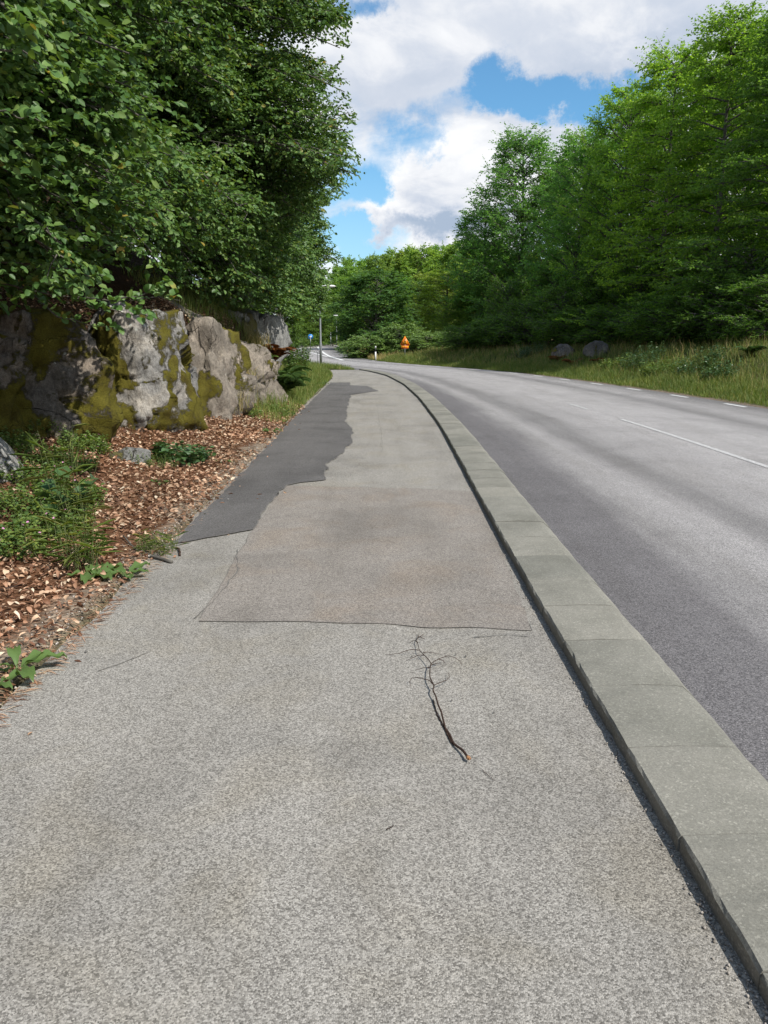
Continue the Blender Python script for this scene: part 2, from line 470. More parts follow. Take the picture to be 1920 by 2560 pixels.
M['litter'] = leaf_mat('fallen_leaf', LST, 0.12, 0.6, 0.3, (1.2, 1, 0.7))
M['litter_single'] = leaf_mat('fallen_leaf_single', LST, 0.12, 0.6, 0.3, (1.2, 1, 0.7), single=True)
M['flower'] = plain('pink_petal', (0.62, 0.28, 0.48), 0.6, 0.3)


def bark(name, a, b, sc=6):
    m, t, out = new_mat(name)
    co = t.node('ShaderNodeTexCoord').outputs['Object']
    x, y, z = t.sep(co)
    n = t.noise(t.comb(x, y, t.m('MULTIPLY', z, 0.35)), sc, 6, 0.65)
    c = t.ramp(n, [(0.3, a), (0.7, b)])
    principled(t, out, c, 0.9, 0.2, n, 0.03, 0.8)
    return m
M['bark'] = bark('beech_bark', (0.05, 0.046, 0.04), (0.15, 0.14, 0.12))
M['twig'] = bark('dead_twig', (0.028, 0.017, 0.012), (0.085, 0.052, 0.038), 60)
M['twigend'] = plain('torn_wood', (0.30, 0.15, 0.065), 0.8)
M['stem'] = plain('green_stem', (0.14, 0.17, 0.06), 0.6)


def rock_mat(name, base, warm, moss=0.5, lichen=0.5, thr=0.5):
    m, t, out = new_mat(name)
    g = t.node('ShaderNodeNewGeometry'); P = g.outputs['Position']
    x, y, z = t.sep(P)
    n = t.noise(P, 1.6, 7, 0.62, 0.5); f = t.noise(P, 22, 6, 0.7)
    c = t.ramp(n, [(0.28, tuple(v * 0.55 for v in base)), (0.48, base), (0.66, warm), (0.85, tuple(min(1, v * 1.25) for v in warm))])
    c = t.mix(1.0, c, t.ramp(f, [(0.25, (0.55,) * 3), (0.6, (1.05,) * 3), (0.8, (1.3,) * 3)]), 'MULTIPLY')
    # crystals
    sp = t.voro(P, 210, 'Color')
    c = t.mix(1.0, c, t.ramp(t.sep(sp)[1], [(0.0, (0.72,) * 3), (0.85, (1.06,) * 3), (1.0, (1.5,) * 3)]), 'MULTIPLY')
    # cracks
    wv = t.v('ADD', P, t.v('SCALE', t.noise(P, 2.5, 4, out='Color'), 0.35))
    cr = t.voro(t.v('MULTIPLY', wv, (1.0, 1.0, 0.55)), 2.1, 'Distance', 'DISTANCE_TO_EDGE')
    crack = t.m('MULTIPLY', t.ss(cr, 0.0, 0.014, 1.0, 0.0), t.ss(t.noise(P, 1.3, 3), 0.5, 0.62))
    c = t.mix(t.m('MULTIPLY', crack, 0.7), c, (0.035, 0.03, 0.026))
    vs = t.noise(t.v('MULTIPLY', wv, (7.0, 7.0, 1.1)), 1.0, 6, 0.68, 0.4)
    c = t.mix(1.0, c, t.ramp(vs, [(0.32, (0.60, 0.58, 0.56)), (0.5, (1.0,) * 3), (0.72, (1.18, 1.16, 1.12))]), 'MULTIPLY')
    # lichen discs
    lv = t.voro(P, 11, 'Distance'); lsel = t.sep(t.voro(P, 11, 'Color'))[0]
    lm = t.m('MULTIPLY', t.ss(t.m('ADD', lv, t.m('MULTIPLY', f, 0.18)), 0.28, 0.34, 1.0, 0.0), t.m('GREATER_THAN', lsel, 1.0 - 0.42 * lichen))
    lm = t.m('MULTIPLY', lm, t.ss(t.noise(P, 1.1, 3), 0.45, 0.6))
    c = t.mix(t.m('MULTIPLY', lm, 0.8), c, (0.44, 0.45, 0.41))
    # moss cushions hanging down the face
    mv = t.comb(x, y, t.m('MULTIPLY', z, 0.42))
    mn = t.noise(mv, 1.55, 7, 0.62, 0.9)
    mat_at = t.node('ShaderNodeAttribute', attribute_name='moss').outputs['Fac']
    mk = t.ss(t.m('ADD', mat_at, t.m('MULTIPLY', t.m('SUBTRACT', t.noise(P, 13, 8, 0.8), 0.5), 1.15)), -0.04, 0.14)
    mf = t.noise(P, 70, 5, 0.75)
    mc = t.ramp(mf, [(0.25, (0.05, 0.046, 0.008)), (0.5, (0.13, 0.115, 0.016)), (0.8, (0.25, 0.21, 0.032))])
    mc = t.mix(t.ss(t.noise(P, 3.3, 4), 0.45, 0.7), mc, t.mix(1.0, mc, (0.62, 0.56, 0.6), 'MULTIPLY'))
    c = t.mix(t.m('MULTIPLY', mk, min(1.0, moss * 2)), c, mc)
    h = t.m('ADD', t.m('ADD', t.m('MULTIPLY', f, 0.5), t.m('MULTIPLY', vs, 1.5)), t.m('ADD', t.m('MULTIPLY', mk, t.m('ADD', 0.35, t.m('MULTIPLY', mf, 0.9))), t.m('MULTIPLY', crack, -0.9)))
    principled(t, out, c, 0.9, 0.2, h, 0.035, 1.0)
    return m
M['rock_main'] = rock_mat('grey_mossy_rock', (0.255, 0.248, 0.235), (0.40, 0.365, 0.315), 0.5, 0.9, 0.515)
M['rock_dark'] = rock_mat('moss_grown_rock', (0.15, 0.135, 0.12), (0.27, 0.22, 0.17), 0.5, 0.4, 0.475)
M['rock_brown'] = rock_mat('brown_fractured_rock', (0.235, 0.205, 0.17), (0.37, 0.315, 0.26), 0.5, 0.3, 0.60)
M['rock_grey'] = rock_mat('pale_grey_rock', (0.25, 0.25, 0.24), (0.37, 0.36, 0.34), 0.4, 0.3, 0.64)
M['steel'] = plain('galvanised_steel', (0.34, 0.36, 0.37), 0.45, 0.5, 0.6)
M['white'] = plain('white_plastic', (0.75, 0.75, 0.74), 0.45)
M['black'] = plain('black_film', (0.012, 0.012, 0.012), 0.5)
M['signyellow'] = plain('orange_yellow_film', (0.90, 0.36, 0.015), 0.4, var=0.05)
M['signred'] = plain('red_film', (0.52, 0.035, 0.015), 0.4, var=0.05)
M['signblue'] = plain('blue_film', (0.02, 0.22, 0.62), 0.4, var=0.05)
M['kerbwhite'] = plain('pale_kerb_stone', (0.42, 0.41, 0.39), 0.8)

# ------------------------------------------------------------------ plan of the road
def cinterp(pts):
    pts = np.array(pts, float); o = np.argsort(pts[:, 1]); pts = pts[o]
    ys = np.linspace(pts[0, 1], pts[-1, 1], 1600); xs = np.interp(ys, pts[:, 1], pts[:, 0])
    return ys, xs
def smooth_curve(pts, win):
    """x as a smoothed function of y"""
    ys, xs = cinterp(pts)
    for _ in range(3):
        k = win; pad = np.concatenate([np.full(k, xs[0]) + (ys[:k] - ys[k]) * 0, xs, 2 * xs[-1] - xs[-2:-k - 2:-1]])
        xs = np.convolve(pad, np.ones(2 * k + 1) / (2 * k + 1), 'valid')
    return lambda y: np.interp(y, ys, xs)

KIN = smooth_curve([(0.88, -12), (0.88, 0), (0.88, 4.6), (0.90, 6.4), (0.94, 9.1), (0.99, 13.6), (0.91, 19.95), (0.67, 26.2), (0.10, 32.95), (-0.75, 37.6), (-1.35, 39.6)], 22)
ROUT = smooth_curve([(1.33, -12), (1.33, 7.2), (1.38, 10), (1.37, 13), (1.29, 16.35), (1.0, 22.05), (0.51, 28.2), (-0.31, 34.95), (-1.30, 40.0), (-3.3, 44), (-6.0, 50), (-8.6, 57),
                     (-10.6, 66), (-12.0, 78), (-13.9, 100), (-16.6, 126), (-21, 160), (-40, 260)], 12)
RIGHT = smooth_curve([(8.85, -12), (8.8, 6), (8.72, 12), (8.59, 17.1), (8.37, 21.4), (8.01, 24.5), (7.6, 28), (6.3, 36.5), (3.8, 43.75), (1.64, 48.8), (-0.61, 55.9), (-2.44, 65.7),
                      (-4.07, 78.2), (-6.14, 103.75), (-8.6, 125.8), (-12.72, 159.75), (-32, 260)], 12)
LEFT = smooth_curve([(-1.66, -12), (-1.63, 3), (-1.62, 5), (-1.64, 6.4), (-1.70, 10.3), (-1.94, 23.1), (-2.1, 31.9), (-2.6, 37.5), (-3.0, 39.6)], 12)


def road_z(y):
    y = np.asarray(y, float)
    return 0.0105 * np.log1p(np.exp(np.clip((y - 56) / 5, -30, 30))) * 5


def XW(y):      # foot of the rock wall
    return np.interp(y, [-12, 5, 7.5, 9, 10.2, 11.5, 13, 15, 18, 22, 27, 32, 40, 50, 60, 80, 120, 200], [-5.2, -5.2, -4.7, -4.25, -3.75, -3.25, -2.95, -2.85, -2.85, -3.0, -3.3, -3.7, -5.0, -8.6, -12.2, -15, -19, -32])


def terrain(x, y):
    x, y = np.broadcast_arrays(np.asarray(x, float), np.asarray(y, float))
    rz = road_z(y)
    le = np.where(y < 39.6, LEFT(y), ROUT(y)); re = RIGHT(y)
    xw = XW(y)
    # left bank
    dl = np.clip(le - x, 0, None); w = np.maximum(le - xw, 0.4)
    lit = 0.30 * sstep(dl / w, 0.05, 1.1)
    dw = np.clip(xw - x, 0, None)
    step = np.interp(y, [-12, 5, 24, 30, 40, 60, 90, 140], [1.5, 1.5, 1.6, 1.3, 1.0, 1.2, 1.5, 1.5])
    soft = np.interp(y, [0, 20, 26, 34, 60], [0.55, 0.6, 1.2, 1.8, 3.0])
    hill = np.interp(y, [-10, 45, 90, 140, 250], [0.62, 0.62, 0.35, 0.10, 0.05])
    cap = np.interp(y, [-10, 45, 120, 250], [13, 13, 5, 3])
    zl = lit + step * sstep(dw / soft, -0.1, 1.0) + np.minimum(hill * np.clip(dw - soft * 0.7, 0, None), cap)
    # right verge
    dr = np.clip(x - re, 0, None)
    rise = np.interp(y, [0, 30, 45, 60, 80], [1.25, 1.2, 0.9, 0.45, 0.25])
    zr = 0.10 * sstep(dr, 0.2, 1.6) + rise * sstep(dr, 1.2, 5.0) + np.minimum(0.05 * np.clip(dr - 5, 0, None), 3)
    z = rz - 0.012 + np.where(x < le, zl, 0) + np.where(x > re, zr, 0)
    inside = (x > le) & (x < re)
    # wooded hill behind everything
    dd = np.hypot(x - 30, y) 
    hillz = 15 * sstep(y, 125, 240) * sstep(x, -45, 45) + 6 * sstep(y, 170, 330)
    z = z + np.where(inside, 0, hillz * sstep(np.maximum(x - re, le - x), 3, 25))
    n = fbm(np.stack([x.ravel() * 0.9, y.ravel() * 0.9, np.zeros(x.size)], 1), 3, 4).reshape(x.shape)
    off = np.maximum(np.maximum(le - x, x - re), 0)
    z = z + n * 0.10 * sstep(off, 0.3, 3.0) + n * 0.35 * sstep(off, 6, 14)
    return np.where(inside, rz - 0.10, z)


def build_ground():
    def axis(parts):
        out = [parts[0][0]]
        for a, b, s in parts:
            k = max(1, int(round((b - a) / s))); out += list(np.linspace(a, b, k + 1)[1:])
        return np.array(out)
    xs = axis([(-900, -120, 60), (-120, -30, 6), (-30, -9, 1.0), (-9, -1.4, 0.11), (-1.4, 6, 0.6), (6, 16, 0.3), (16, 40, 1.5), (40, 140, 7), (140, 900, 60)])
    ys = axis([(-200, -12, 20), (-12, 1, 1.0), (1, 26, 0.16), (26, 62, 0.45), (62, 130, 1.6), (130, 330, 8), (330, 1500, 100)])
    X, Y = np.meshgrid(xs, ys)
    Z = terrain(X, Y)
    V = np.stack([X, Y, Z], -1).reshape(-1, 3)
    nx, ny = len(xs), len(ys)
    i = (np.arange(ny - 1)[:, None] * nx + np.arange(nx - 1)[None, :]).ravel()
    F = np.stack([i, i + 1, i + nx + 1, i + nx], 1)
    x, y = V[:, 0], V[:, 1]
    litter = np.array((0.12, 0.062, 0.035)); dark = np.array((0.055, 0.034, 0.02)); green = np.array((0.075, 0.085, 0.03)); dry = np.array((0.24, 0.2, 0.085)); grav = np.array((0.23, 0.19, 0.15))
    le = np.where(y < 39.6, LEFT(y), ROUT(y)); re = RIGHT(y)
    C = np.tile(green, (len(V), 1))
    isl = ((x < le) & (y < 16.5 + vnoise(V * 0.8, 5) * 1.5))[:, None]
    C = np.where(isl, litter, C)
    C = np.where((x < XW(y) - 0.3)[:, None], dark, C)
    edge = ((x < le) & (x > le - 0.22 - 0.12 * vnoise(V * 2.1, 9)) & (y < 18))[:, None]
    C = np.where(edge, grav, C)
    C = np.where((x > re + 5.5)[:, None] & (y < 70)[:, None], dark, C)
    C = np.where(((x > re) & (x < re + 0.35) & (y < 45))[:, None], grav * 0.9, C)
    C = np.where(((y > 75) & (x < 60))[:, None], 0.5 * green + 0.5 * dry, C)
    C = np.where(((y > 100) & (x < 60) & (x > re))[:, None], dry, C)
    me = mesh_from('ground', V, [F], smooth=True, col=C)
    add('ground', me, M['ground'], kind='structure')
build_ground()


def ribbon(name, fl, fr, ys, z, mat, nx=2, uvref=None, kind='structure', parent=None):
    ys = np.asarray(ys, float); a = fl(ys); b = fr(ys)
    tt = np.linspace(0, 1, nx)
    X = a[:, None] + (b - a)[:, None] * tt[None, :]
    Y = np.repeat(ys[:, None], nx, 1)
    Z = road_z(Y) + z
    V = np.stack([X, Y, Z], -1).reshape(-1, 3)
    n = len(ys)
    i = (np.arange(n - 1)[:, None] * nx + np.arange(nx - 1)[None, :]).ravel()
    F = np.stack([i, i + 1, i + nx + 1, i + nx], 1)
    # uv = metres across and along
    mid = np.stack([a, ys], 1); L = np.concatenate([[0], np.cumsum(np.linalg.norm(np.diff(mid, axis=0), axis=1))])
    dxdy = np.gradient(a, ys); cosang = 1 / np.sqrt(1 + dxdy ** 2)
    U = (X - a[:, None]) * cosang[:, None]
    uv = np.stack([U, np.repeat(L[:, None], nx, 1)], -1).reshape(-1, 2)
    me = mesh_from(name, V, [F], uv=uv, smooth=True)
    return add(name, me, mat, parent, kind=kind)


ysr = np.concatenate([np.arange(-12, 60, 0.5), np.arange(60, 130, 1.5), np.arange(130, 255, 5)])
ribbon('road', lambda y: ROUT(y) - 0.12, RIGHT, ysr, 0.0, M['road'], 12)
wob = lambda y: LEFT(y) + 0.035 * vnoise(np.stack([y * 1.7, y * 0, y * 0], 1), 2) + 0.02 * vnoise(np.stack([y * 7, y * 0, y * 0], 1), 4)
ribbon('footpath', wob, lambda y: KIN(y) + 0.015, np.arange(-12, 39.61, 0.1), 0.004, M['path'], 6)


def sheet(name, poly, z, mat, jag=0.02, seed=1, kind='structure', step=0.05):
    """flat irregular patch from a polygon"""
    P = np.array(poly, float); Q = []
    for i in range(len(P)):
        a, b = P[i], P[(i + 1) % len(P)]
        k = max(1, int(np.linalg.norm(b - a) / step))
        for j in range(k): Q.append(a + (b - a) * j / k)
    Q = np.array(Q); N = np.stack([Q[:, 0], Q[:, 1], 0 * Q[:, 0]], 1)
    Q[:, 0] += jag * vnoise(N * 4, seed) + jag * 0.5 * vnoise(N * 13, seed + 1)
    Q[:, 1] += jag * vnoise(N * 4, seed + 2) * 2
    bm = bmesh.new()
    f = bm.faces.new([bm.verts.new((q[0], q[1], z)) for q in Q])
    bmesh.ops.triangulate(bm, faces=[f]); me = bpy.data.meshes.new(name); bm.to_mesh(me); bm.free()
    add(name, me, mat, kind=kind)
    return Q


def seam(name, Q, w, z, closed=True, mat='seam'):
    n = len(Q); V = []; 
    D = np.roll(Q, -1, 0) - np.roll(Q, 1, 0)
    if not closed: D[0] = Q[1] - Q[0]; D[-1] = Q[-1] - Q[-2]
    D = unit(D); Nn = np.stack([-D[:, 1], D[:, 0]], 1)
    ww = w * (0.65 + 0.5 * vnoise(np.stack([Q[:, 0] * 5, Q[:, 1] * 5, Q[:, 0] * 0], 1), 8))[:, None]
    A = Q + Nn * ww; B = Q - Nn * ww
    V = np.concatenate([np.c_[A, np.full(n, z)], np.c_[B, np.full(n, z)]])
    k = n if closed else n - 1
    F = [(i, n + i, n + (i + 1) % n, (i + 1) % n) for i in range(k)]
    add(name, mesh_from(name, V, [np.array(F)]), M[mat], kind='structure')


warm_poly = [(-1.0, 3.92), (-0.4, 3.90), (0.2, 3.83), (0.79, 3.78), (0.86, 5.5), (0.90, 7.55), (0.3, 7.70), (-0.3, 7.78), (-1.03, 7.85), (-1.06, 6.6), (-1.05, 5.4)]
Q = sheet('warm_repair_patch', warm_poly, 0.0075, M['path_warm'], 0.012, 5)
nq = len(Q); seam('patch_seam', Q[:int(nq * 0.17)], 0.0018, 0.0095, closed=False, mat='soft_seam'); seam('patch_seam', Q[int(nq * 0.80):], 0.003, 0.0095, closed=False, mat='soft_seam'); seam('patch_seam', Q[int(nq * 0.50):int(nq * 0.66)], 0.004, 0.0095, closed=False, mat='soft_seam')
dark_poly = [(-1.60, 5.50), (-1.07, 5.95), (-1.05, 7.85), (-0.66, 8.20), (-0.70, 9.2), (-0.55, 10.3), (-0.48, 11.6), (-0.53, 12.9), (-0.72, 14.2), (-0.80, 16.2), (-0.86, 18.2), (-0.93, 21.4),
             (-0.18, 23.1), (-0.53, 25.5), (-1.15, 26.0), (-1.21, 27.7), (-1.90, 27.7), (-1.88, 23), (-1.76, 15), (-1.66, 10.2), (-1.60, 7)]
Q = sheet('dark_repair_patch', dark_poly, 0.012, M['patch'], 0.03, 9)
seam('patch_edge_seam', Q[:int(len(Q) * 0.60)], 0.008, 0.0145, closed=False)

def crack(pts, w, mat, seed, z=0.0105):
    P = np.array([pt(px, py, z)[:2] for px, py in pts]); k = np.linspace(0, 1, 60); tt = np.linspace(0, 1, len(P))
    Qc = np.stack([np.interp(k, tt, P[:, c]) for c in range(2)], 1)
    Qc += 0.02 * np.stack([vnoise(np.c_[Qc * 6, k * 0], seed), vnoise(np.c_[Qc * 6, k * 0], seed + 1)], 1) + 0.008 * np.stack([vnoise(np.c_[Qc * 21, k * 0], seed), vnoise(np.c_[Qc * 21, k * 0], seed + 1)], 1)
    seam('path_crack', Qc, w, z, closed=False, mat=mat)
crack([(480, 1545), (540, 1495), (585, 1440), (600, 1372)], 0.004, 'seam', 3)
crack([(250, 1680), (310, 1660), (375, 1632)], 0.005, 'seam', 5, 0.0065)
crack([(940, 1000), (952, 1080), (955, 1130)], 0.0035, 'soft_seam', 7, 0.0065)
crack([(1330, 1590), (1250, 1586), (1180, 1592)], 0.005, 'seam', 9)

# ------------------------------------------------------------------ kerb of concrete blocks
def build_kerb():
    k = thing('kerb', 'long grey concrete kerb curving between the footpath and the road', 'kerb', (1.1, 12, 0))
    prof = [(0.0, -0.12), (0.0, 0.052), (0.008, 0.063), (0.20, 0.070), (0.36, 0.068), (0.395, 0.060), (0.447, 0.012), (0.447, -0.12)]
    meshes = []
    for v in range(5):
        rr = random.Random(v)
        bm = bmesh.new(); L = 0.497; rows = []
        for j, yy in enumerate(np.linspace(0, L, 9)):
            e = 0.003 if j in (0, 8) else 0.0
            row = []
            for i, (px, pz) in enumerate(prof):
                q = np.array([[px * 9 + v * 7, yy * 9, pz * 9]])
                w = 0.0022 * vnoise(q, v)[0]
                chip = 0.010 * max(0, vnoise(np.array([[yy * 22 + v * 31, 0, i * 3.0]]), v + 3)[0] - 0.25) if i in (1, 2) else 0
                row.append(bm.verts.new((px + w + chip * (i == 1 or i == 2), yy, pz - (e if pz > 0 else 0) + w - chip * 0.8)))
            rows.append(row)
        n = len(prof)
        for j in range(8):
            for i in range(n): bm.faces.new((rows[j][i], rows[j][(i + 1) % n], rows[j + 1][(i + 1) % n], rows[j + 1][i]))
        bm.faces.new(rows[0][::-1]); bm.faces.new(rows[-1])
        bmesh.ops.recalc_face_normals(bm, faces=bm.faces)
        me = bpy.data.meshes.new('kerb_block'); bm.to_mesh(me); bm.free(); meshes.append(me)
    # march along the inner edge in half-metre steps; joints at y = 2.00, 2.50 ... near the camera
    y = -3.0; i = 0
    while y < 39.2:
        x = float(KIN(y)); dx = float(KIN(y + 0.25) - KIN(y - 0.25)) / 0.5
        ang = -math.atan(dx) * 1.0
        b = add('kerb_block', meshes[(i * 7) % 5], M['kerb'], k)
        b.location = (x + random.uniform(-1, 1) * 0.003 - 1.1, y - 12, random.uniform(-0.003, 0.003))
        b.rotation_euler = (random.uniform(-0.004, 0.004), random.uniform(-0.004, 0.004), -math.atan(dx) * -1 * -1 if False else math.atan2(-dx, 1))
        y += 0.5 * math.cos(math.atan(dx)); i += 1
build_kerb()

# ------------------------------------------------------------------ painted markings
def dash(name, f, off, y0, y1, w, mat, z=0.0045):
    ys = np.linspace(y0, y1, max(3, int((y1 - y0) / 0.4)))
    dx = np.gradient(f(ys), ys); c = np.sqrt(1 + dx ** 2)
    return ribbon(name, lambda y: f(y) + off * np.interp(y, ys, c), lambda y: f(y) + (off + w) * np.interp(y, ys, c), ys, z, M[mat])
y = 5.5
while y < 58:
    slope = abs(float(RIGHT(y + 0.5) - RIGHT(y - 0.5))); c = 1 / math.sqrt(1 + slope ** 2)
    dash('edge_line', RIGHT, -0.32, y, y + 1.0 * c, 0.11, 'paint'); y += 3.0 * c
dash('centre_line', ROUT, 3.24, 4.0, 14.8, 0.09, 'faint')
dash('centre_line', ROUT, 3.24, 16.9, 18.4, 0.07, 'faint')
def line_sheet(name, P, w, z=0.006):
    P = np.array(P, float); D = np.gradient(P, axis=0); D = unit(D); N = np.stack([-D[:, 1], D[:, 0]], 1)
    A, B = P + N * w / 2, P - N * w / 2
    V = np.concatenate([np.c_[A, road_z(A[:, 1]) + z], np.c_[B, road_z(B[:, 1]) + z]]); n = len(P)
    add(name, mesh_from(name, V, [np.array([(i, n + i, n + i + 1, i + 1) for i in range(n - 1)])]), M['paint'], kind='structure')
line_sheet('island_line', [(-10.24, 118.6), (-8.9, 105), (-7.4, 90), (-5.75, 75.35), (-4.7, 67), (-3.67, 60.85), (-3.0, 57)], 0.26)
line_sheet('island_line', [(-11.5, 104), (-9.9, 93), (-8.0, 82), (-6.2, 73), (-4.9, 66.5)], 0.22)

# ------------------------------------------------------------------ leaves, twigs, boughs
def leaf_arrays(P, A, N, L, W, rich=True):
    """P base, A axis, N normal, L length, W width -> verts, quads"""
    n = len(P); S = np.cross(N, A); L = L[:, None]; W = W[:, None]
    if rich:
        lift = 0.16 * W * N
        V = np.stack([P, P + 0.30 * L * A + 0.46 * W * S + lift, P + 0.70 * L * A + 0.42 * W * S + lift * 0.8,
                      P + L * A - 0.10 * L * N, P + 0.70 * L * A - 0.42 * W * S + lift * 0.8, P + 0.30 * L * A - 0.46 * W * S + lift], 1)
        b = np.arange(n)[:, None] * 6
        F = np.concatenate([b + [0, 1, 2, 3], b + [0, 3, 4, 5]])
    else:
        V = np.stack([P, P + 0.5 * L * A + 0.5 * W * S, P + L * A - 0.12 * L * N, P + 0.5 * L * A - 0.5 * W * S], 1)
        b = np.arange(n)[:, None] * 4
        F = b + [0, 1, 2, 3]
    return V.reshape(-1, 3), F


def rot_about(v, k, a):
    c, s = np.cos(a)[:, None], np.sin(a)[:, None]
    return v * c + np.cross(k, v) * s + k * (np.sum(k * v, 1, keepdims=True)) * (1 - c)


class Foliage:
    """boughs -> branchlets -> twigs -> leaves, gathered as arrays"""
    def __init__(s, rng): s.rng = rng; s.T0 = []; s.T1 = []; s.wood = MB()
    def bough(s, start, end, nb=12, nt=6, blen=0.9, tlen=0.45, rad=0.03, keep=None, flat=0.35, sag=0.12, frac=0.35, wood=True):
        r = s.rng; start = np.asarray(start, float); end = np.asarray(end, float)
        d = end - start; Ld = np.linalg.norm(d)
        tt = np.linspace(0, 1, 7)[:, None]
        P = start + d * tt; P[:, 2] += sag * Ld * 4 * (tt[:, 0] * (1 - tt[:, 0]))
        P[1:-1] += r.normal(0, 0.03 * Ld, (5, 3)) * 0.6
        if wood: s.wood.tube(P, np.linspace(rad, rad * 0.25, 7), 5, cap=False)
        f = frac + (1 - frac) * (np.arange(nb) + r.random(nb)) / nb
        bp = np.stack([np.interp(f, tt[:, 0], P[:, k]) for k in range(3)], 1)
        axis = unit(d[None, :]); hor = unit(np.cross(axis, [[0, 0, 1.0]]))
        side = np.where(np.arange(nb) % 2 == 0, 1.0, -1.0)[:, None]
        fwd = r.uniform(0.3, 1.0, (nb, 1))
        bd = unit(axis * fwd + hor * side * r.uniform(0.4, 1.1, (nb, 1)) + r.normal(0, flat, (nb, 3)) * [[0.6, 0.6, 1.0]])
        bl = blen * r.uniform(0.5, 1.15, nb) * (1.15 - 0.6 * (f - frac) / (1 - frac))
        be = bp + bd * bl[:, None]; be[:, 2] -= 0.10 * bl
        if keep is not None:
            ok = keep(be) & keep((bp + be) / 2)
            if not ok.any(): return
            bp, bd, bl, be = bp[ok], bd[ok], bl[ok], be[ok]
        if wood:
            for a, b in zip(bp, be): s.wood.tube(np.stack([a, (a + b) / 2 + [0, 0, 0.03], b]), [rad * 0.35, rad * 0.22, rad * 0.08], 3, cap=False)
        m = len(bp); g = (np.arange(nt) + 0.5) / nt
        g = np.clip(g[None, :] + r.normal(0, 0.06, (m, nt)), 0.05, 1.0)
        tp = bp[:, None, :] + (be - bp)[:, None, :] * g[:, :, None]
        hor2 = unit(np.cross(bd, [[0, 0, 1.0]]))
        sg = np.where(np.arange(nt) % 2 == 0, 1.0, -1.0)[None, :, None]
        td = unit(bd[:, None, :] * r.uniform(0.4, 1.0, (m, nt, 1)) + hor2[:, None, :] * sg * r.uniform(0.3, 1.0, (m, nt, 1)) + r.normal(0, flat, (m, nt, 3)))
        tl = tlen * r.uniform(0.5, 1.2, (m, nt, 1))
        s.T0.append(tp.reshape(-1, 3)); s.T1.append((tp + td * tl).reshape(-1, 3))
    def leaves(s, per=8, L=0.07, wr=0.68, tilt=0.45, rich=True, keep=None, droop=0.15, face=(0, 0, 1.0)):
        r = s.rng; T0 = np.concatenate(s.T0); T1 = np.concatenate(s.T1); n = len(T0)
        D = unit(T1 - T0); H = unit(np.cross(D, np.tile([[0, 0, 1.0]], (n, 1))))
        f = (np.arange(per) + 0.6) / per
        P = T0[:, None, :] + (T1 - T0)[:, None, :] * np.clip(f[None, :, None] + r.normal(0, 0.05, (n, per, 1)), 0, 1.03)
        sg = np.where(np.arange(per) % 2 == 0, 1.0, -1.0)[None, :, None]
        A = D[:, None, :] * r.uniform(0.4, 1.1, (n, per, 1)) + H[:, None, :] * sg * r.uniform(0.6, 1.0, (n, per, 1)) + r.normal(0, 0.25, (n, per, 3)) - [0, 0, droop]
        A = unit(A.reshape(-1, 3)); P = P.reshape(-1, 3)
        N = np.tile([list(face)], (len(P), 1)) + r.normal(0, tilt, (len(P), 3))
        N = unit(N - A * np.sum(N * A, 1, keepdims=True))
        Ls = L * r.uniform(0.5, 1.28, len(P)); Ws = Ls * wr * r.uniform(0.85, 1.1, len(P))
        if keep is not None:
            ok = keep(P + A * Ls[:, None]); P, A, N, Ls, Ws = P[ok], A[ok], N[ok], Ls[ok], Ws[ok]
        s.nleaf = len(P)
        return leaf_arrays(P, A, N, Ls, Ws, rich)


def trunk_tube(mb, base, top, r0, r1, seed=0, lean=0.25, n=9, sides=9):
    rr = np.random.default_rng(seed)
    base, top = np.asarray(base, float), np.asarray(top, float)
    t = np.linspace(0, 1, n)[:, None]; P = base + (top - base) * t
    P[1:-1, :2] += np.cumsum(rr.normal(0, lean * 0.25, (n - 2, 2)), 0) * 0.5
    rad = r0 + (r1 - r0) * t[:, 0] ** 0.8; rad[0] *= 1.45; rad[1] *= 1.08
    mb.tube(P, rad, sides); return P


# ------------------------------------------------------------------ left beeches above the rock
CANOPY = [(-60000, -60000), (868, -60000), (872, 0), (884, 90), (870, 180), (886, 250), (884, 330), (906, 395), (918, 470), (905, 485), (880, 470), (862, 500), (828, 500), (812, 522), (838, 560), (826, 596),
          (852, 640), (840, 690), (826, 705), (818, 735), (812, 790), (790, 812), (735, 812), (700, 785), (640, 770), (560, 772), (480, 762), (420, 735), (330, 735), (200, 755), (60, 790), (-900, 830), (-60000, 2000)]
def keep_canopy(P):
    px, py, d = project(P)
    px = px + 26 * vnoise(np.asarray(P) * 1.25, 77) + 14 * vnoise(np.asarray(P) * 3.1, 78)
    return in_poly(px, py, CANOPY) | (d < 1.0)


def front_depth(px, py):
    """how far off the foliage wall stands along that ray"""
    d = np.interp(px, [-200, 0, 250, 450, 600, 700, 780, 900], [6.0, 6.4, 8.0, 11.5, 13.5, 15.5, 16.0, 14.5])
    low = sstep(py, 470, 600) * sstep(px, 480, 640)
    dlow = np.interp(px, [450, 600, 700, 780, 830, 860], [12, 15.5, 20, 25, 28, 27])
    return d * (1 - low) + dlow * low


TRUNKS = [(-6.9, 2.0, 0.26), (-6.6, 7.2, 0.30), (-6.3, 11.4, 0.33), (-5.6, 15.6, 0.28), (-5.4, 20.5, 0.30), (-5.6, 26.5, 0.28), (-6.6, 33.5, 0.30), (-9.5, 9.5, 0.3), (-10, 17.5, 0.3), (-9.5, 25, 0.3)]
TLAB = ['beech with branches reaching out over the start of the footpath', 'beech whose long low bough hangs over the dark mossy rock', 'tall beech rooted above the large grey mossy rock face',
        'beech above the brown fractured rock', 'beech above the pale grey slab', 'beech leaning over the fern and the grassy bank', 'last beech of the bank, beside the street lamp',
        'beech on the slope behind the mossy rock', 'beech on the slope behind the brown rock', 'beech on the slope behind the grassy bank']


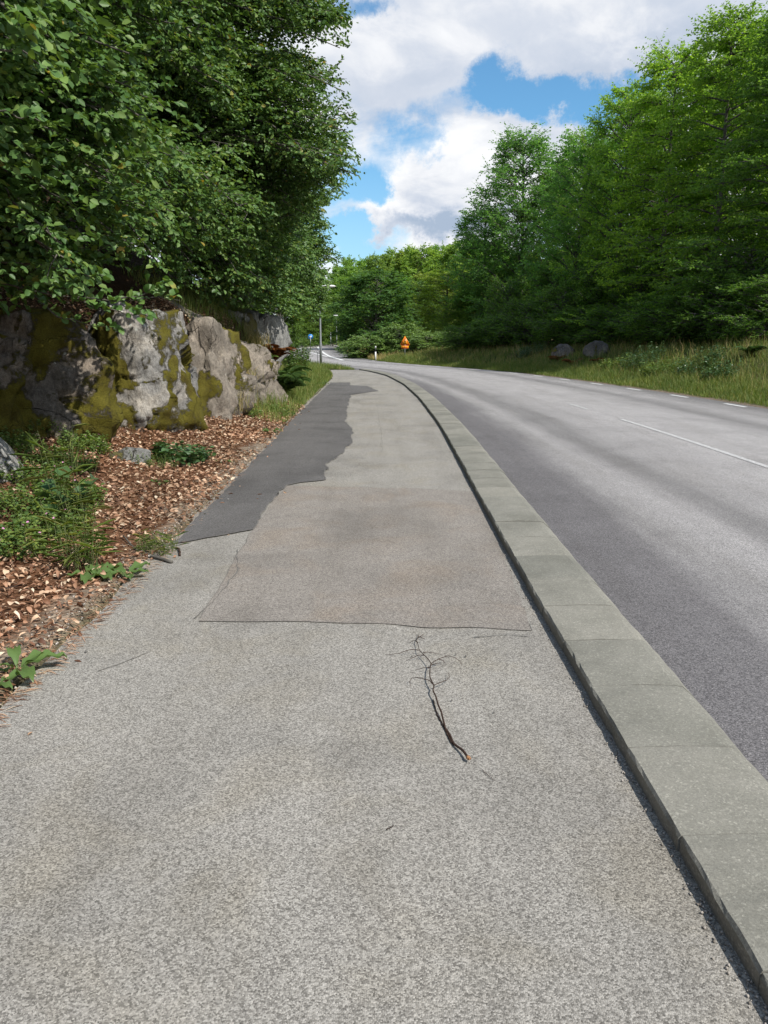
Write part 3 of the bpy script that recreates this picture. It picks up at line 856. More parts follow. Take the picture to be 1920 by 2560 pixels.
def build_left_beeches():
    r = np.random.default_rng(11)
    fols = [Foliage(np.random.default_rng(100 + i)) for i in range(len(TRUNKS))]
    bases = []
    for i, (x, y, rad) in enumerate(TRUNKS):
        z = float(terrain(x, y)); bases.append(np.array((x, y, z - 0.15)))
        trunk_tube(fols[i].wood, bases[i], (x + 0.9, y + 0.2, z + 11.5), rad, 0.06, i)
    # boughs that make up the visible foliage wall, in clumps with hollows between
    def wall_bough(px, py, Y, nb=11, nt=6, blen=0.75):
        E = ptd(px, py, Y)
        if E[2] < float(terrain(E[0], E[1])) + 0.35 or not keep_canopy(E[None] + [[0.05, 0, 0]])[0]: return
        near = [(E[0] - b[0]) ** 2 + 1.6 * (E[1] - b[1] + 0.4) ** 2 for b in bases]
        i = int(np.argmin(near)); b = bases[i]
        dist = math.hypot(E[0] - b[0], E[1] - b[1])
        h0 = b[2] + max(1.2, min(10.5, (E[2] - b[2]) * 0.85 + 0.2 * dist * (0.8 if E[2] > 4 else 0.3)))
        S = np.array((b[0] + 0.9 * (h0 - b[2]) / 11.5, b[1], h0))
        fr = max(0.25, 1 - 2.3 / max(dist, 2.4))
        fols[i].bough(S, E, nb, nt, blen, 0.42, 0.03, keep_canopy, 0.33, 0.10, fr)
    n = 0
    while n < 150:
        px, py = r.uniform(-250, 905), r.uniform(-250, 760)
        if not in_poly(np.array(px), np.array(py), CANOPY): continue
        if px < 330 and py > 690: continue
        Y = float(front_depth(px, py)) + r.exponential(1.0)
        if r.random() > min(1.0, (Y / 20.0) ** 1.4 + 0.15): continue
        sc = 13.0 / Y
        for k in range(4):
            wall_bough(px + r.normal(0, 50 * sc), py + r.normal(0, 24 * sc), Y + r.normal(0, 0.5))
        n += 1
    for k in range(230):      # the far end of the bank, over the slab, fern and lamp
        px, py = r.uniform(560, 850), r.uniform(500, 790)
        if in_poly(np.array(px), np.array(py), CANOPY): wall_bough(px, py, float(np.interp(px, [560, 700, 800, 850], [15, 20, 29, 27])) + r.uniform(-1, 2), 12, 6, 0.9)
    for q in ((888, 400, 14.2), (898, 440, 14.0), (893, 425, 14.1), (870, 430, 14.5), (868, 330, 14.5), (850, 120, 15), (862, 230, 15)): wall_bough(*q, 7, 5, 0.5)
    for k in range(24):       # boughs between the sun and the dark mossy rock
        wall_bough(r.uniform(110, 350), r.uniform(130, 450), r.uniform(6.7, 7.4), 10, 6, 0.55)
    for k in range(16):       # low sprays hanging over the left end of the rock
        wall_bough(r.uniform(-120, 260), r.uniform(590, 730), r.uniform(7.4, 8.4), 9, 5, 0.45)
    for k in range(26):       # thick shade over the mossy rock on the left
        px, py = r.uniform(-250, 140), r.uniform(40, 520)
        wall_bough(px, py, float(np.interp(px, [-250, 0, 330], [5.0, 5.8, 7.4])), 10, 6, 0.5)
    # fill: crowns above, behind and beside the picture
    for i, b in enumerate(bases):
        for k in range(30 if i < 7 else 42):
            a = r.uniform(0, 2 * math.pi); hh = r.uniform(2.0, 12.5); rr = (1.2 + 3.0 * math.sin(min(1, (hh) / 13) * math.pi) ** 0.7) * r.uniform(0.5, 1)
            E = b + np.array((math.cos(a) * rr, math.sin(a) * rr, hh))
            if E[0] > (-4.1 if 1 <= i <= 3 else -1.6) or E[2] < float(terrain(E[0], E[1])) + 0.5: continue
            if not keep_canopy(E[None])[0]: continue
            S = np.array((b[0] + 0.9 * hh * 0.8 / 11.5, b[1], b[2] + hh * 0.8))
            fols[i].bough(S, E, 8, 5, 0.9, 0.55, 0.03, keep_canopy, 0.35, 0.08, 0.2)
    for i, fo in enumerate(fols):
        t = thing('beech_tree', TLAB[i], 'tree', tuple(bases[i]), group='beeches on the rocky bank')
        V, F = fo.leaves(9, (0.078 if i < 4 else 0.095) if i < 7 else 0.11, 0.70, 0.5, True, keep_canopy, 0.25, (0.35, -0.3, 0.8))
        c = add('crown', mesh_from('beech_crown', V - bases[i], [F]), M['beech'], t); c['kind'] = 'stuff'
        add('trunk', fo.wood.mesh('beech_trunk', bases[i], True), M['bark'], t)
        if i == 1: hero_branch(t, bases[i])


def one_leaf_mesh(name, L=1.0, W=0.7):
    """a single rounded leaf, midrib folded, unit length along +X"""
    prof = [(0.0, 0.02), (0.12, 0.55), (0.32, 0.95), (0.55, 1.0), (0.78, 0.72), (0.93, 0.28), (1.0, 0.0)]
    V = []; F = []
    for i, (a, w) in enumerate(prof):
        zc = 0.10 * math.sin(a * math.pi) - 0.10 * a * a
        V += [(a, w * W / 2, zc + 0.07 * w + 0.015 * (-1) ** i), (a, 0, zc), (a, -w * W / 2, zc + 0.07 * w + 0.015 * (-1) ** i)]
    for i in range(len(prof) - 1):
        k = 3 * i; F += [(k, k + 1, k + 4, k + 3), (k + 1, k + 2, k + 5, k + 4)]
    return mesh_from(name, V, [np.array(F)], smooth=True)


def place_leaf(o, P, A, N, L):
    A = Vector(A).normalized(); N = Vector(N); N = (N - A * N.dot(A)).normalized(); S = N.cross(A)
    m = Matrix((A, S, N)).transposed().to_4x4()
    o.matrix_local = Matrix.Translation(P) @ m @ Matrix.Diagonal((L, L, L, 1))


def hero_branch(t, base):
    """the long low spray over the rock: its leaves are the largest in view, each its own part"""
    r = np.random.default_rng(5); mb = MB()
    lm = [one_leaf_mesh('beech_leaf', W=w) for w in (0.66, 0.72, 0.78)]
    strands = [[(-60, 700, 7.2), (60, 720, 7.1), (180, 745, 7.0), (290, 752, 7.0), (380, 745, 7.0), (450, 748, 7.0)],
               [(60, 660, 7.0), (150, 668, 7.0), (230, 690, 7.0), (270, 690, 7.0)],
               [(180, 745, 7.0), (250, 772, 6.95), (330, 785, 6.9), (380, 792, 6.9)],
               [(-60, 640, 7.0), (20, 655, 7.0), (90, 668, 7.0), (140, 685, 7.0)],
               [(290, 752, 7.0), (360, 735, 6.95), (400, 712, 6.9), (420, 706, 6.9)],
               [(60, 720, 7.1), (150, 795, 7.1), (230, 812, 7.1), (310, 828, 7.05)],
               [(-60, 140, 5.2), (10, 120, 5.2), (60, 130, 5.2), (110, 165, 5.2), (160, 215, 5.2)],
               [(-60, 260, 5.0), (0, 275, 5.0), (50, 292, 5.0), (100, 298, 5.0)],
               [(-60, 55, 5.0), (0, 40, 5.0), (40, 55, 5.0), (85, 85, 5.0)]]
    cnt = [48, 30, 36, 34, 26, 26, 26, 18, 18]
    for s, n in zip(strands, cnt):
        W = np.array([ptd(*q) for q in s]); tt = np.linspace(0, 1, len(s)); k = np.linspace(0, 1, 14)
        P = np.stack([np.interp(k, tt, W[:, c]) for c in range(3)], 1); P[:, 2] += 0.012 * np.sin(k * 17)
        mb.tube(P, np.linspace(0.009, 0.002, 14), 4)
        d = unit(np.gradient(P, axis=0))
        for j in range(n):
            f = (j + r.random()) / n; i = min(13, int(f * 14))
            q = np.array([np.interp(f, k, P[:, c]) for c in range(3)])
            side = 1 if j % 2 else -1
            hor = np.cross(d[i], (0, 0, 1.0)); hor /= np.linalg.norm(hor)
            A = d[i] * r.uniform(0.2, 0.9) + hor * side * r.uniform(0.2, 0.9) + np.array((0, 0, r.uniform(-0.35, 0.75)))
            N = np.array((0.5, -0.75, 0.75)) + r.normal(0, 0.35, 3)
            off = hor * side * r.uniform(0, 0.07) + np.array((0, 0, r.uniform(-0.03, 0.07)))
            o = add('leaf', lm[j % 3], M['beech_single'], t)
            place_leaf(o, q + off * (j % 3) * 0.6 - base, A, N, r.uniform(0.066, 0.096))
    # bough back to the trunk
    for a, b in (((-6.2, 7.2, base[2] + 2.6), ptd(-60, 700, 7.2)), ((-6.2, 7.2, base[2] + 3.4), ptd(-60, 640, 7.0)), ((-6.1, 7.2, base[2] + 4.2), ptd(-60, 140, 5.2)), ((-6.1, 7.2, base[2] + 4.0), ptd(-60, 260, 5.0)), ((-6.1, 7.2, base[2] + 4.6), ptd(-60, 55, 5.0))):
        a = np.array(a); mid = (a + b) / 2 + [0, 0, 0.2]
        mb.tube(np.stack([a, mid, b]), [0.04, 0.025, 0.009], 5)
    add('low_branch', mb.mesh('low_branch', base, True), M['bark'], t)


build_left_beeches()

# ------------------------------------------------------------------ woodland trees on the right and on the hill
def proto_tree(seed, H, Rm, nbough, leafL, per, low=0.12, flat=0.3, shape='round', nb=9, nt=4, rich=False, r0=0.2):
    r = np.random.default_rng(seed); fo = Foliage(r)
    top = (r.normal(0, 0.3), r.normal(0, 0.3), H * 0.93)
    TP = trunk_tube(fo.wood, (0, 0, -0.4), top, r0, 0.03, seed, 0.35)
    for k in range(nbough):
        f = low + (1 - low) * ((k + r.random()) / nbough); hh = H * f
        if shape == 'round': R_ = Rm * max(0.12, math.sin(min(1.0, (f - low * 0.3) ** 0.8) * math.pi * 0.97) ** 0.55)
        elif shape == 'dome': R_ = Rm * max(0.1, 1 - max(0.0, (f - 0.38) / 0.66) ** 2.2) ** 0.5 * (0.82 + 0.18 * min(1, f / 0.3))
        elif shape == 'oak': R_ = Rm * max(0.15, (1 - abs(2 * f - 0.95) ** 2.4)) ** 0.8
        else: R_ = Rm * (1.02 - 0.85 * f ** 1.6)
        a = k * 2.399963 + r.normal(0, 0.35); R_ *= r.uniform(0.62, 1.06)
        hs = max(0.6, hh - R_ * (0.55 if shape != 'beech' else 0.25))
        S = np.array([np.interp(hs, TP[:, 2], TP[:, c]) for c in range(3)])
        E = np.array((math.cos(a) * R_ + S[0], math.sin(a) * R_ + S[1], hh - (0.35 * R_ * 0.4 if shape == 'beech' else 0)))
        fo.bough(S, E, nb, nt, (0.20 if shape == 'dome' else 0.30) * Rm, 0.15 * Rm, 0.045, None, flat, 0.08, 0.45 if shape == 'dome' else 0.36, wood=True)
    V, F = fo.leaves(per, leafL, 0.62, 0.75, rich)
    return mesh_from('wood_crown', V, [F]), fo.wood.mesh('wood_trunk', smooth=True)


PROTO = {
    'beech_a': proto_tree(21, 12, 4.3, 74, 0.135, 10, 0.10, 0.16, 'beech', 13, 5),
    'beech_b': proto_tree(22, 12, 4.6, 74, 0.135, 10, 0.08, 0.15, 'beech', 13, 5),
    'oak_a': proto_tree(23, 12, 4.2, 88, 0.135, 10, 0.14, 0.42, 'oak', 13, 5),
    'oak_b': proto_tree(24, 12, 3.6, 80, 0.135, 10, 0.10, 0.40, 'round', 13, 5),
    'bush': proto_tree(25, 3.2, 2.3, 60, 0.10, 8, 0.05, 0.42, 'round', 9, 4, r0=0.06),
    'scrub': proto_tree(28, 3.2, 2.2, 74, 0.12, 9, 0.02, 0.5, 'dome', 9, 4, r0=0.06),
    'far_a': proto_tree(26, 12, 5.2, 110, 0.32, 8, 0.04, 0.45, 'dome', 8, 4),
    'far_b': proto_tree(27, 12, 4.4, 100, 0.30, 8, 0.04, 0.45, 'dome', 8, 4),
}


def plant_tree(kind, name, label, x, y, H, wid, tint, rz, group=None, mat='wood_leaf', base=12.0, cat='tree', sink=0.0):
    z = float(terrain(x, y)) - sink
    t = thing(name, label, cat, (x, y, z), rz, group)
    s = (wid, wid, H / base)
    cm, tm = PROTO[kind]
    c = add('crown', cm, M[mat], t); c.scale = s; c.color = (*tint, 1); c['kind'] = 'stuff'
    b = add('trunk' if cat == 'tree' else 'stems', tm, M['bark'], t); b.scale = s
    if c.material_slots[0].material is not M[mat]:
        c.material_slots[0].link = 'OBJECT'; c.material_slots[0].material = M[mat]
    return t


def at_px(px, Y): return (px - 960) / FPX * Y * 0.985


def on_bank(px, d):
    """forward distance at which that ray stands d metres beyond the right road edge"""
    Ys = np.arange(12, 110, 0.1); return float(Ys[np.argmax(at_px(px, Ys) - RIGHT(Ys) >= d)])


def height_for(px, py, Y, x, ydist):
    return float(ptd(px, py, Y)[2] - terrain(x, ydist))


RT = [  # trunk pixel, forward metres, top pixel, width, kind, tint, label
    (2230, 28.0, -420, 1.05, 'beech_a', (1.0, 1.0, 0.8), 'big layered beech at the wood edge above the tall roadside grass'),
    (1905, on_bank(1905, 8.5), -60, 1.0, 'beech_b', (0.72, 0.78, 0.66), 'dull green beech at the wood edge behind the dark bramble'),
    (1760, on_bank(1760, 8.5), 40, 0.95, 'beech_a', (1.08, 1.08, 0.75), 'yellowish green beech behind the leafy bush on the verge'),
    (1640, on_bank(1640, 8.5), 105, 0.95, 'beech_b', (1.35, 1.3, 0.8), 'bright lime green beech behind the boulder'),
    (1520, on_bank(1520, 9.0), 235, 0.90, 'oak_b', (1.2, 1.22, 0.9), 'slim light green tree between the beeches and the grey oak'),
    (1420, on_bank(1420, 9.0), 330, 0.85, 'oak_b', (0.85, 1.05, 1.15), 'bushy green tree beside the tall dark oak'),
    (1290, 68.0, 335, 1.4, 'oak_a', (0.72, 0.88, 1.1), 'tall dark oak standing above its neighbours by the bend'),
    (1215, 72.0, 520, 1.15, 'oak_b', (0.75, 0.92, 1.05), 'dark low tree at the inner end of the wood by the bend'),
    (1990, 38.0, -120, 1.05, 'oak_b', (0.9, 0.95, 0.8), ''), (1820, 43.0, 60, 1.0, 'oak_a', (0.95, 0.95, 0.8), ''), (1690, 48.0, 130, 1.0, 'oak_b', (1.0, 1.0, 0.85), ''),
    (1560, 53.0, 240, 1.0, 'oak_a', (1.0, 1.0, 0.9), ''), (1450, 60.0, 360, 1.0, 'oak_b', (0.95, 0.98, 0.9), ''), (1360, 68.0, 430, 1.0, 'oak_a', (0.9, 0.95, 0.9), ''),
    (2150, 50.0, 0, 1.1, 'oak_a', (0.85, 0.9, 0.8), ''), (1960, 56.0, 100, 1.1, 'oak_b', (0.85, 0.9, 0.8), ''), (1760, 62.0, 200, 1.1, 'oak_a', (0.85, 0.9, 0.8), ''), (1600, 68.0, 300, 1.1, 'oak_b', (0.85, 0.9, 0.8), ''),
]
for i, (px, Y, top, wid, kind, tint, lab) in enumerate(RT):
    x = at_px(px, Y); H = min(21.5, height_for(px, top, Y, x, Y)); tint = tuple(1.45 * v for v in tint)
    plant_tree(kind, 'wood_tree', lab or 'green tree deeper in the wood behind the trees of the wood edge', x, Y, H, wid, tint, i * 1.3,
               'trees of the wood edge' if lab else 'trees deeper in the wood')
# understorey saplings fill the dark foot of the wood
US = [(px, on_bank(px, d), top) for px, d, top in [(1905, 6.0, 700), (1800, 6.1, 690), (1690, 5.7, 740), (1610, 6.0, 740), (1540, 5.7, 770), (1460, 6.0, 770), (1390, 5.8, 720), (1320, 6.1, 750), (1260, 6.0, 790), (1210, 5.6, 800), (1165, 4.8, 815),
      (1850, 7.5, 620), (1730, 7.8, 640), (1590, 8.0, 660), (1480, 8.0, 670), (1370, 8.0, 670), (1270, 8.0, 700)]]
USL = ['sapling bush in the shade behind the tall seeding grass', 'sapling bush in the shade behind the low bramble', 'sapling bush in the shade behind the leafy verge bush', 'sapling bush below the bright lime green beech', 'sapling bush just right of the brown boulder', 'sapling bush right behind the brown boulder', 'sapling bush behind the half-hidden dark boulder', 'sapling bush below the bushy green tree', 'low sapling bush at the foot of the tall dark oak', 'taller sapling bush left of the tall dark oak trunk', 'low sapling bush where the wood edge meets the willow scrub']
for i, (px, Y, top) in enumerate(US):
    x = at_px(px, Y); H = height_for(px, top, Y, x, Y)
    plant_tree('bush', 'understorey_bush', (USL[i] if i < 11 else 'dark green sapling bush behind the front bushes at the foot of the wood'), x, Y, max(1.4, H), 0.9 + 0.12 * (i % 3), (0.9, 1.0, 0.85), i * 2.1, 'sapling bushes at the foot of the wood', base=3.2, cat='bush')

# willow scrub, round tree, pale tree by the bend
SC = [('scrub', 'willow_bush', 'grey-green willow bush left of the warning sign by the bend', 930, 63, 835, 1.15, (1, 1, 1), 'willow', 3.2, 'bush'),
      ('scrub', 'willow_bush', 'tall grey-green willow bush just behind the warning sign', 1000, 64, 806, 1.25, (1, 1, 1), 'willow', 3.2, 'bush'),
      ('scrub', 'willow_bush', 'broad grey-green willow bush right of the warning sign', 1068, 59, 828, 1.1, (1, 1, 1), 'willow', 3.2, 'bush'),
      ('scrub', 'willow_bush', 'darker willow bush where the scrub meets the wood', 1135, 60, 825, 1.1, (1, 1, 1), 'willow', 3.2, 'bush'),
      ('scrub', 'willow_bush', 'small willow bush at the foot of the large round tree', 885, 80, 848, 0.9, (1, 1, 1), 'willow', 3.2, 'bush'),
      ('far_a', 'round_tree', 'large round dark green tree standing alone beyond the bend', 935, 92, 676, 1.08, (0.70, 0.88, 0.88), 'far_leaf', 12, 'tree'),
      ('oak_b', 'pale_tree', 'pale yellowish green tree between the round tree and the dark oak', 1110, 78, 672, 1.1, (1.75, 1.5, 0.9), 'wood_leaf', 12, 'tree'),
      ('oak_a', 'pale_tree', 'small olive green tree in front of the pale tree', 1165, 72, 735, 0.85, (1.25, 1.2, 0.9), 'wood_leaf', 12, 'tree'),
      ('far_b', 'round_tree', 'dark tree filling the gap behind the large round tree', 1050, 112, 700, 0.9, (0.8, 0.9, 0.85), 'far_leaf', 12, 'tree')]
for i, (k, nm, lab, px, Y, top, wid, tint, mat, bs, cat) in enumerate(SC):
    x = at_px(px, Y); plant_tree(k, nm, lab, x, Y, height_for(px, top, Y, x, Y), wid, tint, i * 1.9, None, mat, bs, cat, 0.2)

# wooded hill
r = np.random.default_rng(31); cnt = 0
HT = [(790, 150, 715), (830, 148, 700), (870, 152, 668), (905, 158, 650), (945, 150, 640), (985, 160, 628), (1025, 155, 630), (1065, 150, 622), (1100, 158, 615), (1140, 150, 608), (1180, 150, 606), (1220, 150, 610)]
for px, Y, top in HT:
    x = at_px(px, Y); H = min(22, height_for(px, top, Y, x, Y))
    plant_tree('far_a' if cnt % 2 else 'far_b', 'hill_tree', 'green deciduous tree on the skyline of the far wooded hill', x, Y, H, 1.0 + 0.25 * r.random(), (r.uniform(1.4, 2.0), r.uniform(1.5, 1.8), r.uniform(1.0, 1.3)), cnt * 1.7,
               'skyline trees of the far hill', 'far_leaf'); cnt += 1
for row, (Y0, n) in enumerate(((128, 16), (140, 18), (172, 16), (200, 18))):
    for k in range(n):
        Y = Y0 + r.uniform(-5, 5); x = -36 + (k + r.random()) * 84 / n
        if x < RIGHT(Y) + 9 and x > ROUT(Y) - 6: continue
        if Y < 150 and -14 < x < 2: continue
        px = 960 + FPX * x / Y; top = np.interp(px, [600, 800, 900, 1000, 1100, 1250], [730, 716, 662, 638, 622, 618]) + 12
        H = min(20, max(7, height_for(px, top + r.uniform(0, 30) + (40 if Y0 < 150 else 0), Y, x, Y)))
        plant_tree('far_a' if cnt % 2 else 'far_b', 'hill_tree', 'green deciduous tree on the slope of the far wooded hill', x, Y, H, 1.0 + 0.3 * r.random(), (r.uniform(1.2, 1.9), r.uniform(1.3, 1.75), r.uniform(1.0, 1.3)), cnt * 1.7,
                   'slope trees of the far hill', 'far_leaf'); cnt += 1
for k, (px, Y, top) in enumerate([(770, 118, 740), (800, 125, 735), (742, 110, 720), (700, 105, 690), (845, 132, 740)]):
    x = at_px(px, Y); plant_tree('far_b', 'roadside_tree', 'tree beside the far end of the road beyond the street lamp', x, Y, height_for(px, top, Y, x, Y), 0.8, (1.0, 1.05, 0.85), k * 2.0, 'trees beside the far road', 'far_leaf')

# ------------------------------------------------------------------ rock outcrop
def build_rock(name, label, c, rx, planes, mat, seed, sub=5, amp=0.06, rot=0.0, strata=0.0, group='rocks of the outcrop', blocks=0.10, moss=0.25):
    bm = bmesh.new(); bmesh.ops.create_icosphere(bm, subdivisions=sub, radius=1.0)
    D = np.array([v.co[:] for v in bm.verts]); D = unit(D)
    rr = np.random.default_rng(seed)
    Rr = np.full(len(D), 1.35)
    pl = list(planes)
    for _ in range(10):
        n = unit(rr.normal(0, 1, 3)); pl.append((n, rr.uniform(0.9, 1.08)))
    for n, k in pl:
        n = unit(np.array(n, float)); dd = D @ n
        Rr = np.where(dd > 1e-3, np.minimum(Rr, k / np.maximum(dd, 1e-3)), Rr)
    P = D * Rr[:, None] * np.array(rx)
    S = P + np.array(c)
    am = amp * (fbm(S * 1.7, seed, 5, 0.55)) + amp * 0.55 * -np.abs(fbm(S * [3.1, 3.1, 1.3], seed + 5, 4))
    if strata: am = am + strata * (np.abs(((S[:, 2] * 0.5 + S[:, 1] * 0.9 + 0.25 * vnoise(S * 2, seed)) * 4.2) % 1 - 0.5) - 0.25)
    seeds = rr.uniform(-1.2, 1.2, (46, 3)) * np.array(rx)
    Q = P + 0.05 * np.stack([fbm(S * 2.2, seed + 31, 3), fbm(S * 2.2, seed + 32, 3), fbm(S * 2.2, seed + 33, 3)], 1)
    dist2 = ((Q[:, None, :] - seeds[None]) * [[[1.0, 1.0, 0.62]]]) ** 2
    dist2 = dist2.sum(-1); own = np.argmin(dist2, 1); srt = np.partition(dist2, 1, 1); gap = np.sqrt(srt[:, 1]) - np.sqrt(srt[:, 0])
    offs = rr.uniform(-0.6, 0.6, 46); tl = rr.normal(0, 1.5, (46, 3))
    am = am + blocks * (offs[own] + np.sum((Q - seeds[own]) * tl[own], 1)) - blocks * 0.45 * np.exp(-(gap / 0.014) ** 2)
    seeds2 = rr.uniform(-1.2, 1.2, (170, 3)) * np.array(rx)
    d2 = (((Q[:, None, :] - seeds2[None]) * [[[1.0, 1.0, 0.7]]]) ** 2).sum(-1); own2 = np.argmin(d2, 1)
    tl2 = rr.normal(0, 1.3, (170, 3))
    am = am + blocks * 0.35 * (rr.uniform(-0.6, 0.6, 170)[own2] + 2.0 * np.sum((Q - seeds2[own2]) * tl2[own2], 1))
    am = am + 0.012 * fbm(S * 9, seed + 40, 4, 0.6)
    ms = fbm(np.stack([S[:, 0] * 1.5 + S[:, 2] * 0.5, S[:, 1] * 1.5, S[:, 2] * 0.7], 1) + 0.4 * fbm(S * 2.5, seed + 60, 3)[:, None], seed + 50, 5, 0.55)
    am = am + 0.018 * sstep(ms, moss - 0.02, moss + 0.10) * (0.7 + 0.5 * fbm(S * 14, seed + 70, 2))
    P = P + D * am[:, None]
    ca, sa = math.cos(rot), math.sin(rot)
    P = np.stack([P[:, 0] * ca - P[:, 1] * sa, P[:, 0] * sa + P[:, 1] * ca, P[:, 2]], 1)
    for v, p in zip(bm.verts, P): v.co = p
    me = bpy.data.meshes.new(name); bm.to_mesh(me); bm.free()
    me.polygons.foreach_set('use_smooth', np.ones(len(me.polygons), bool)); me.update()
    at = me.attributes.new('moss', 'FLOAT', 'POINT'); at.data.foreach_set('value', (ms - moss).astype(np.float32))
    return add(name, me, mat, None, c, label, 'rock', group)


PLM = [((0.75, -0.62, 0.12), 0.86), ((0.2, -0.95, 0.15), 0.9), ((0, 0, 1), 0.9), ((0.95, 0.1, 0.18), 0.9)]
build_rock('rock_outcrop', 'large grey rock face with hanging yellow-green moss and pale lichen spots', (-3.75, 11.35, 0.80), (0.98, 1.25, 1.22), PLM, M['rock_main'], 4, 6, 0.10, 0.10, moss=0.20)
build_rock('rock_outcrop', 'moss-grown rock in deep shade under the low beech branch', (-4.75, 9.35, 0.72), (1.0, 1.0, 1.25), [((0.6, -0.75, 0.25), 0.85), ((0, 0, 1), 0.88)], M['rock_dark'], 8, 6, 0.12, -0.1, moss=-0.22)
build_rock('rock_outcrop', 'dark mossy rock at the back of the herb patch', (-6.0, 8.6, 0.7), (1.1, 1.2, 1.3), [((0.5, -0.8, 0.3), 0.85)], M['rock_dark'], 9, 5, 0.14, moss=-0.2)
build_rock('rock_outcrop', 'tilted brown rock wedge against the large grey rock face', (-3.05, 13.3, 0.70), (0.62, 0.95, 1.05), [((0.8, -0.5, 0.35), 0.8), ((0, 0, 1), 0.9)], M['rock_brown'], 12, 5, 0.10, 0.1, 0.06)
build_rock('rock_outcrop', 'brown fractured rock with layered breaks above the weeds', (-2.95, 15.2, 0.62), (0.62, 1.15, 0.98), [((0.7, -0.6, 0.4), 0.8), ((0.2, 0, 1), 0.85)], M['rock_brown'], 14, 5, 0.10, 0.0, 0.10)
build_rock('rock_outcrop', 'reddish brown rock sloping down to the fern', (-2.95, 17.4, 0.42), (0.62, 1.2, 0.85), [((0.7, -0.6, 0.5), 0.8), ((0.3, 0.3, 1), 0.8)], M['rock_brown'], 15, 5, 0.08, 0.0, 0.10)
build_rock('rock_outcrop', 'pale grey slab standing high above the fern', (-3.75, 19.6, 1.35), (0.75, 1.1, 0.95), [((0.6, -0.75, 0.1), 0.8), ((0, 0, 1), 0.85), ((0.9, 0, 0), 0.8)], M['rock_grey'], 17, 5, 0.06, 0.15, 0.05)
build_rock('rock_outcrop', 'upright fissured grey rock beside the pale slab', (-3.65, 21.8, 1.3), (0.7, 1.0, 1.0), [((0.7, -0.6, 0.1), 0.85), ((0, 0, 1), 0.85)], M['rock_grey'], 19, 5, 0.08, 0, 0.12)
build_rock('rock_outcrop', 'rough brown rock ledge under the beech roots', (-4.3, 13.6, 1.35), (0.9, 1.6, 0.75), [((0.6, -0.6, 0.5), 0.8)], M['rock_brown'], 20, 5, 0.12)
b = ptd(4, 1150, 7.2); build_rock('small_rock', 'small grey stone half buried beside the herb patch', (-3.72, 7.15, 0.26), (0.20, 0.26, 0.26), [], M['rock_grey'], 22, 4, 0.03, blocks=0.015)
build_rock('small_rock', 'low flat stone in the leaf litter below the rock face', (-2.95, 8.75, 0.16), (0.22, 0.16, 0.10), [], M['rock_grey'], 23, 4, 0.02, blocks=0.01)
Yb = on_bank(1490, 3.3); x = at_px(1490, Yb); build_rock('boulder', 'brownish boulder on the verge at the foot of the wood', (x, Yb, float(terrain(x, Yb)) + 0.22), (0.50, 0.4, 0.34), [((-0.4, -0.8, 0.3), 0.8)], M['rock_dark'], 25, 5, 0.05, group='boulders on the verge', blocks=0.03)
Yb = on_bank(1410, 3.4); x = at_px(1410, Yb); build_rock('boulder', 'dark half-hidden boulder beside the brownish one', (x, Yb, float(terrain(x, Yb)) + 0.1), (0.5, 0.5, 0.42), [], M['rock_dark'], 26, 5, 0.05, group='boulders on the verge', blocks=0.03)

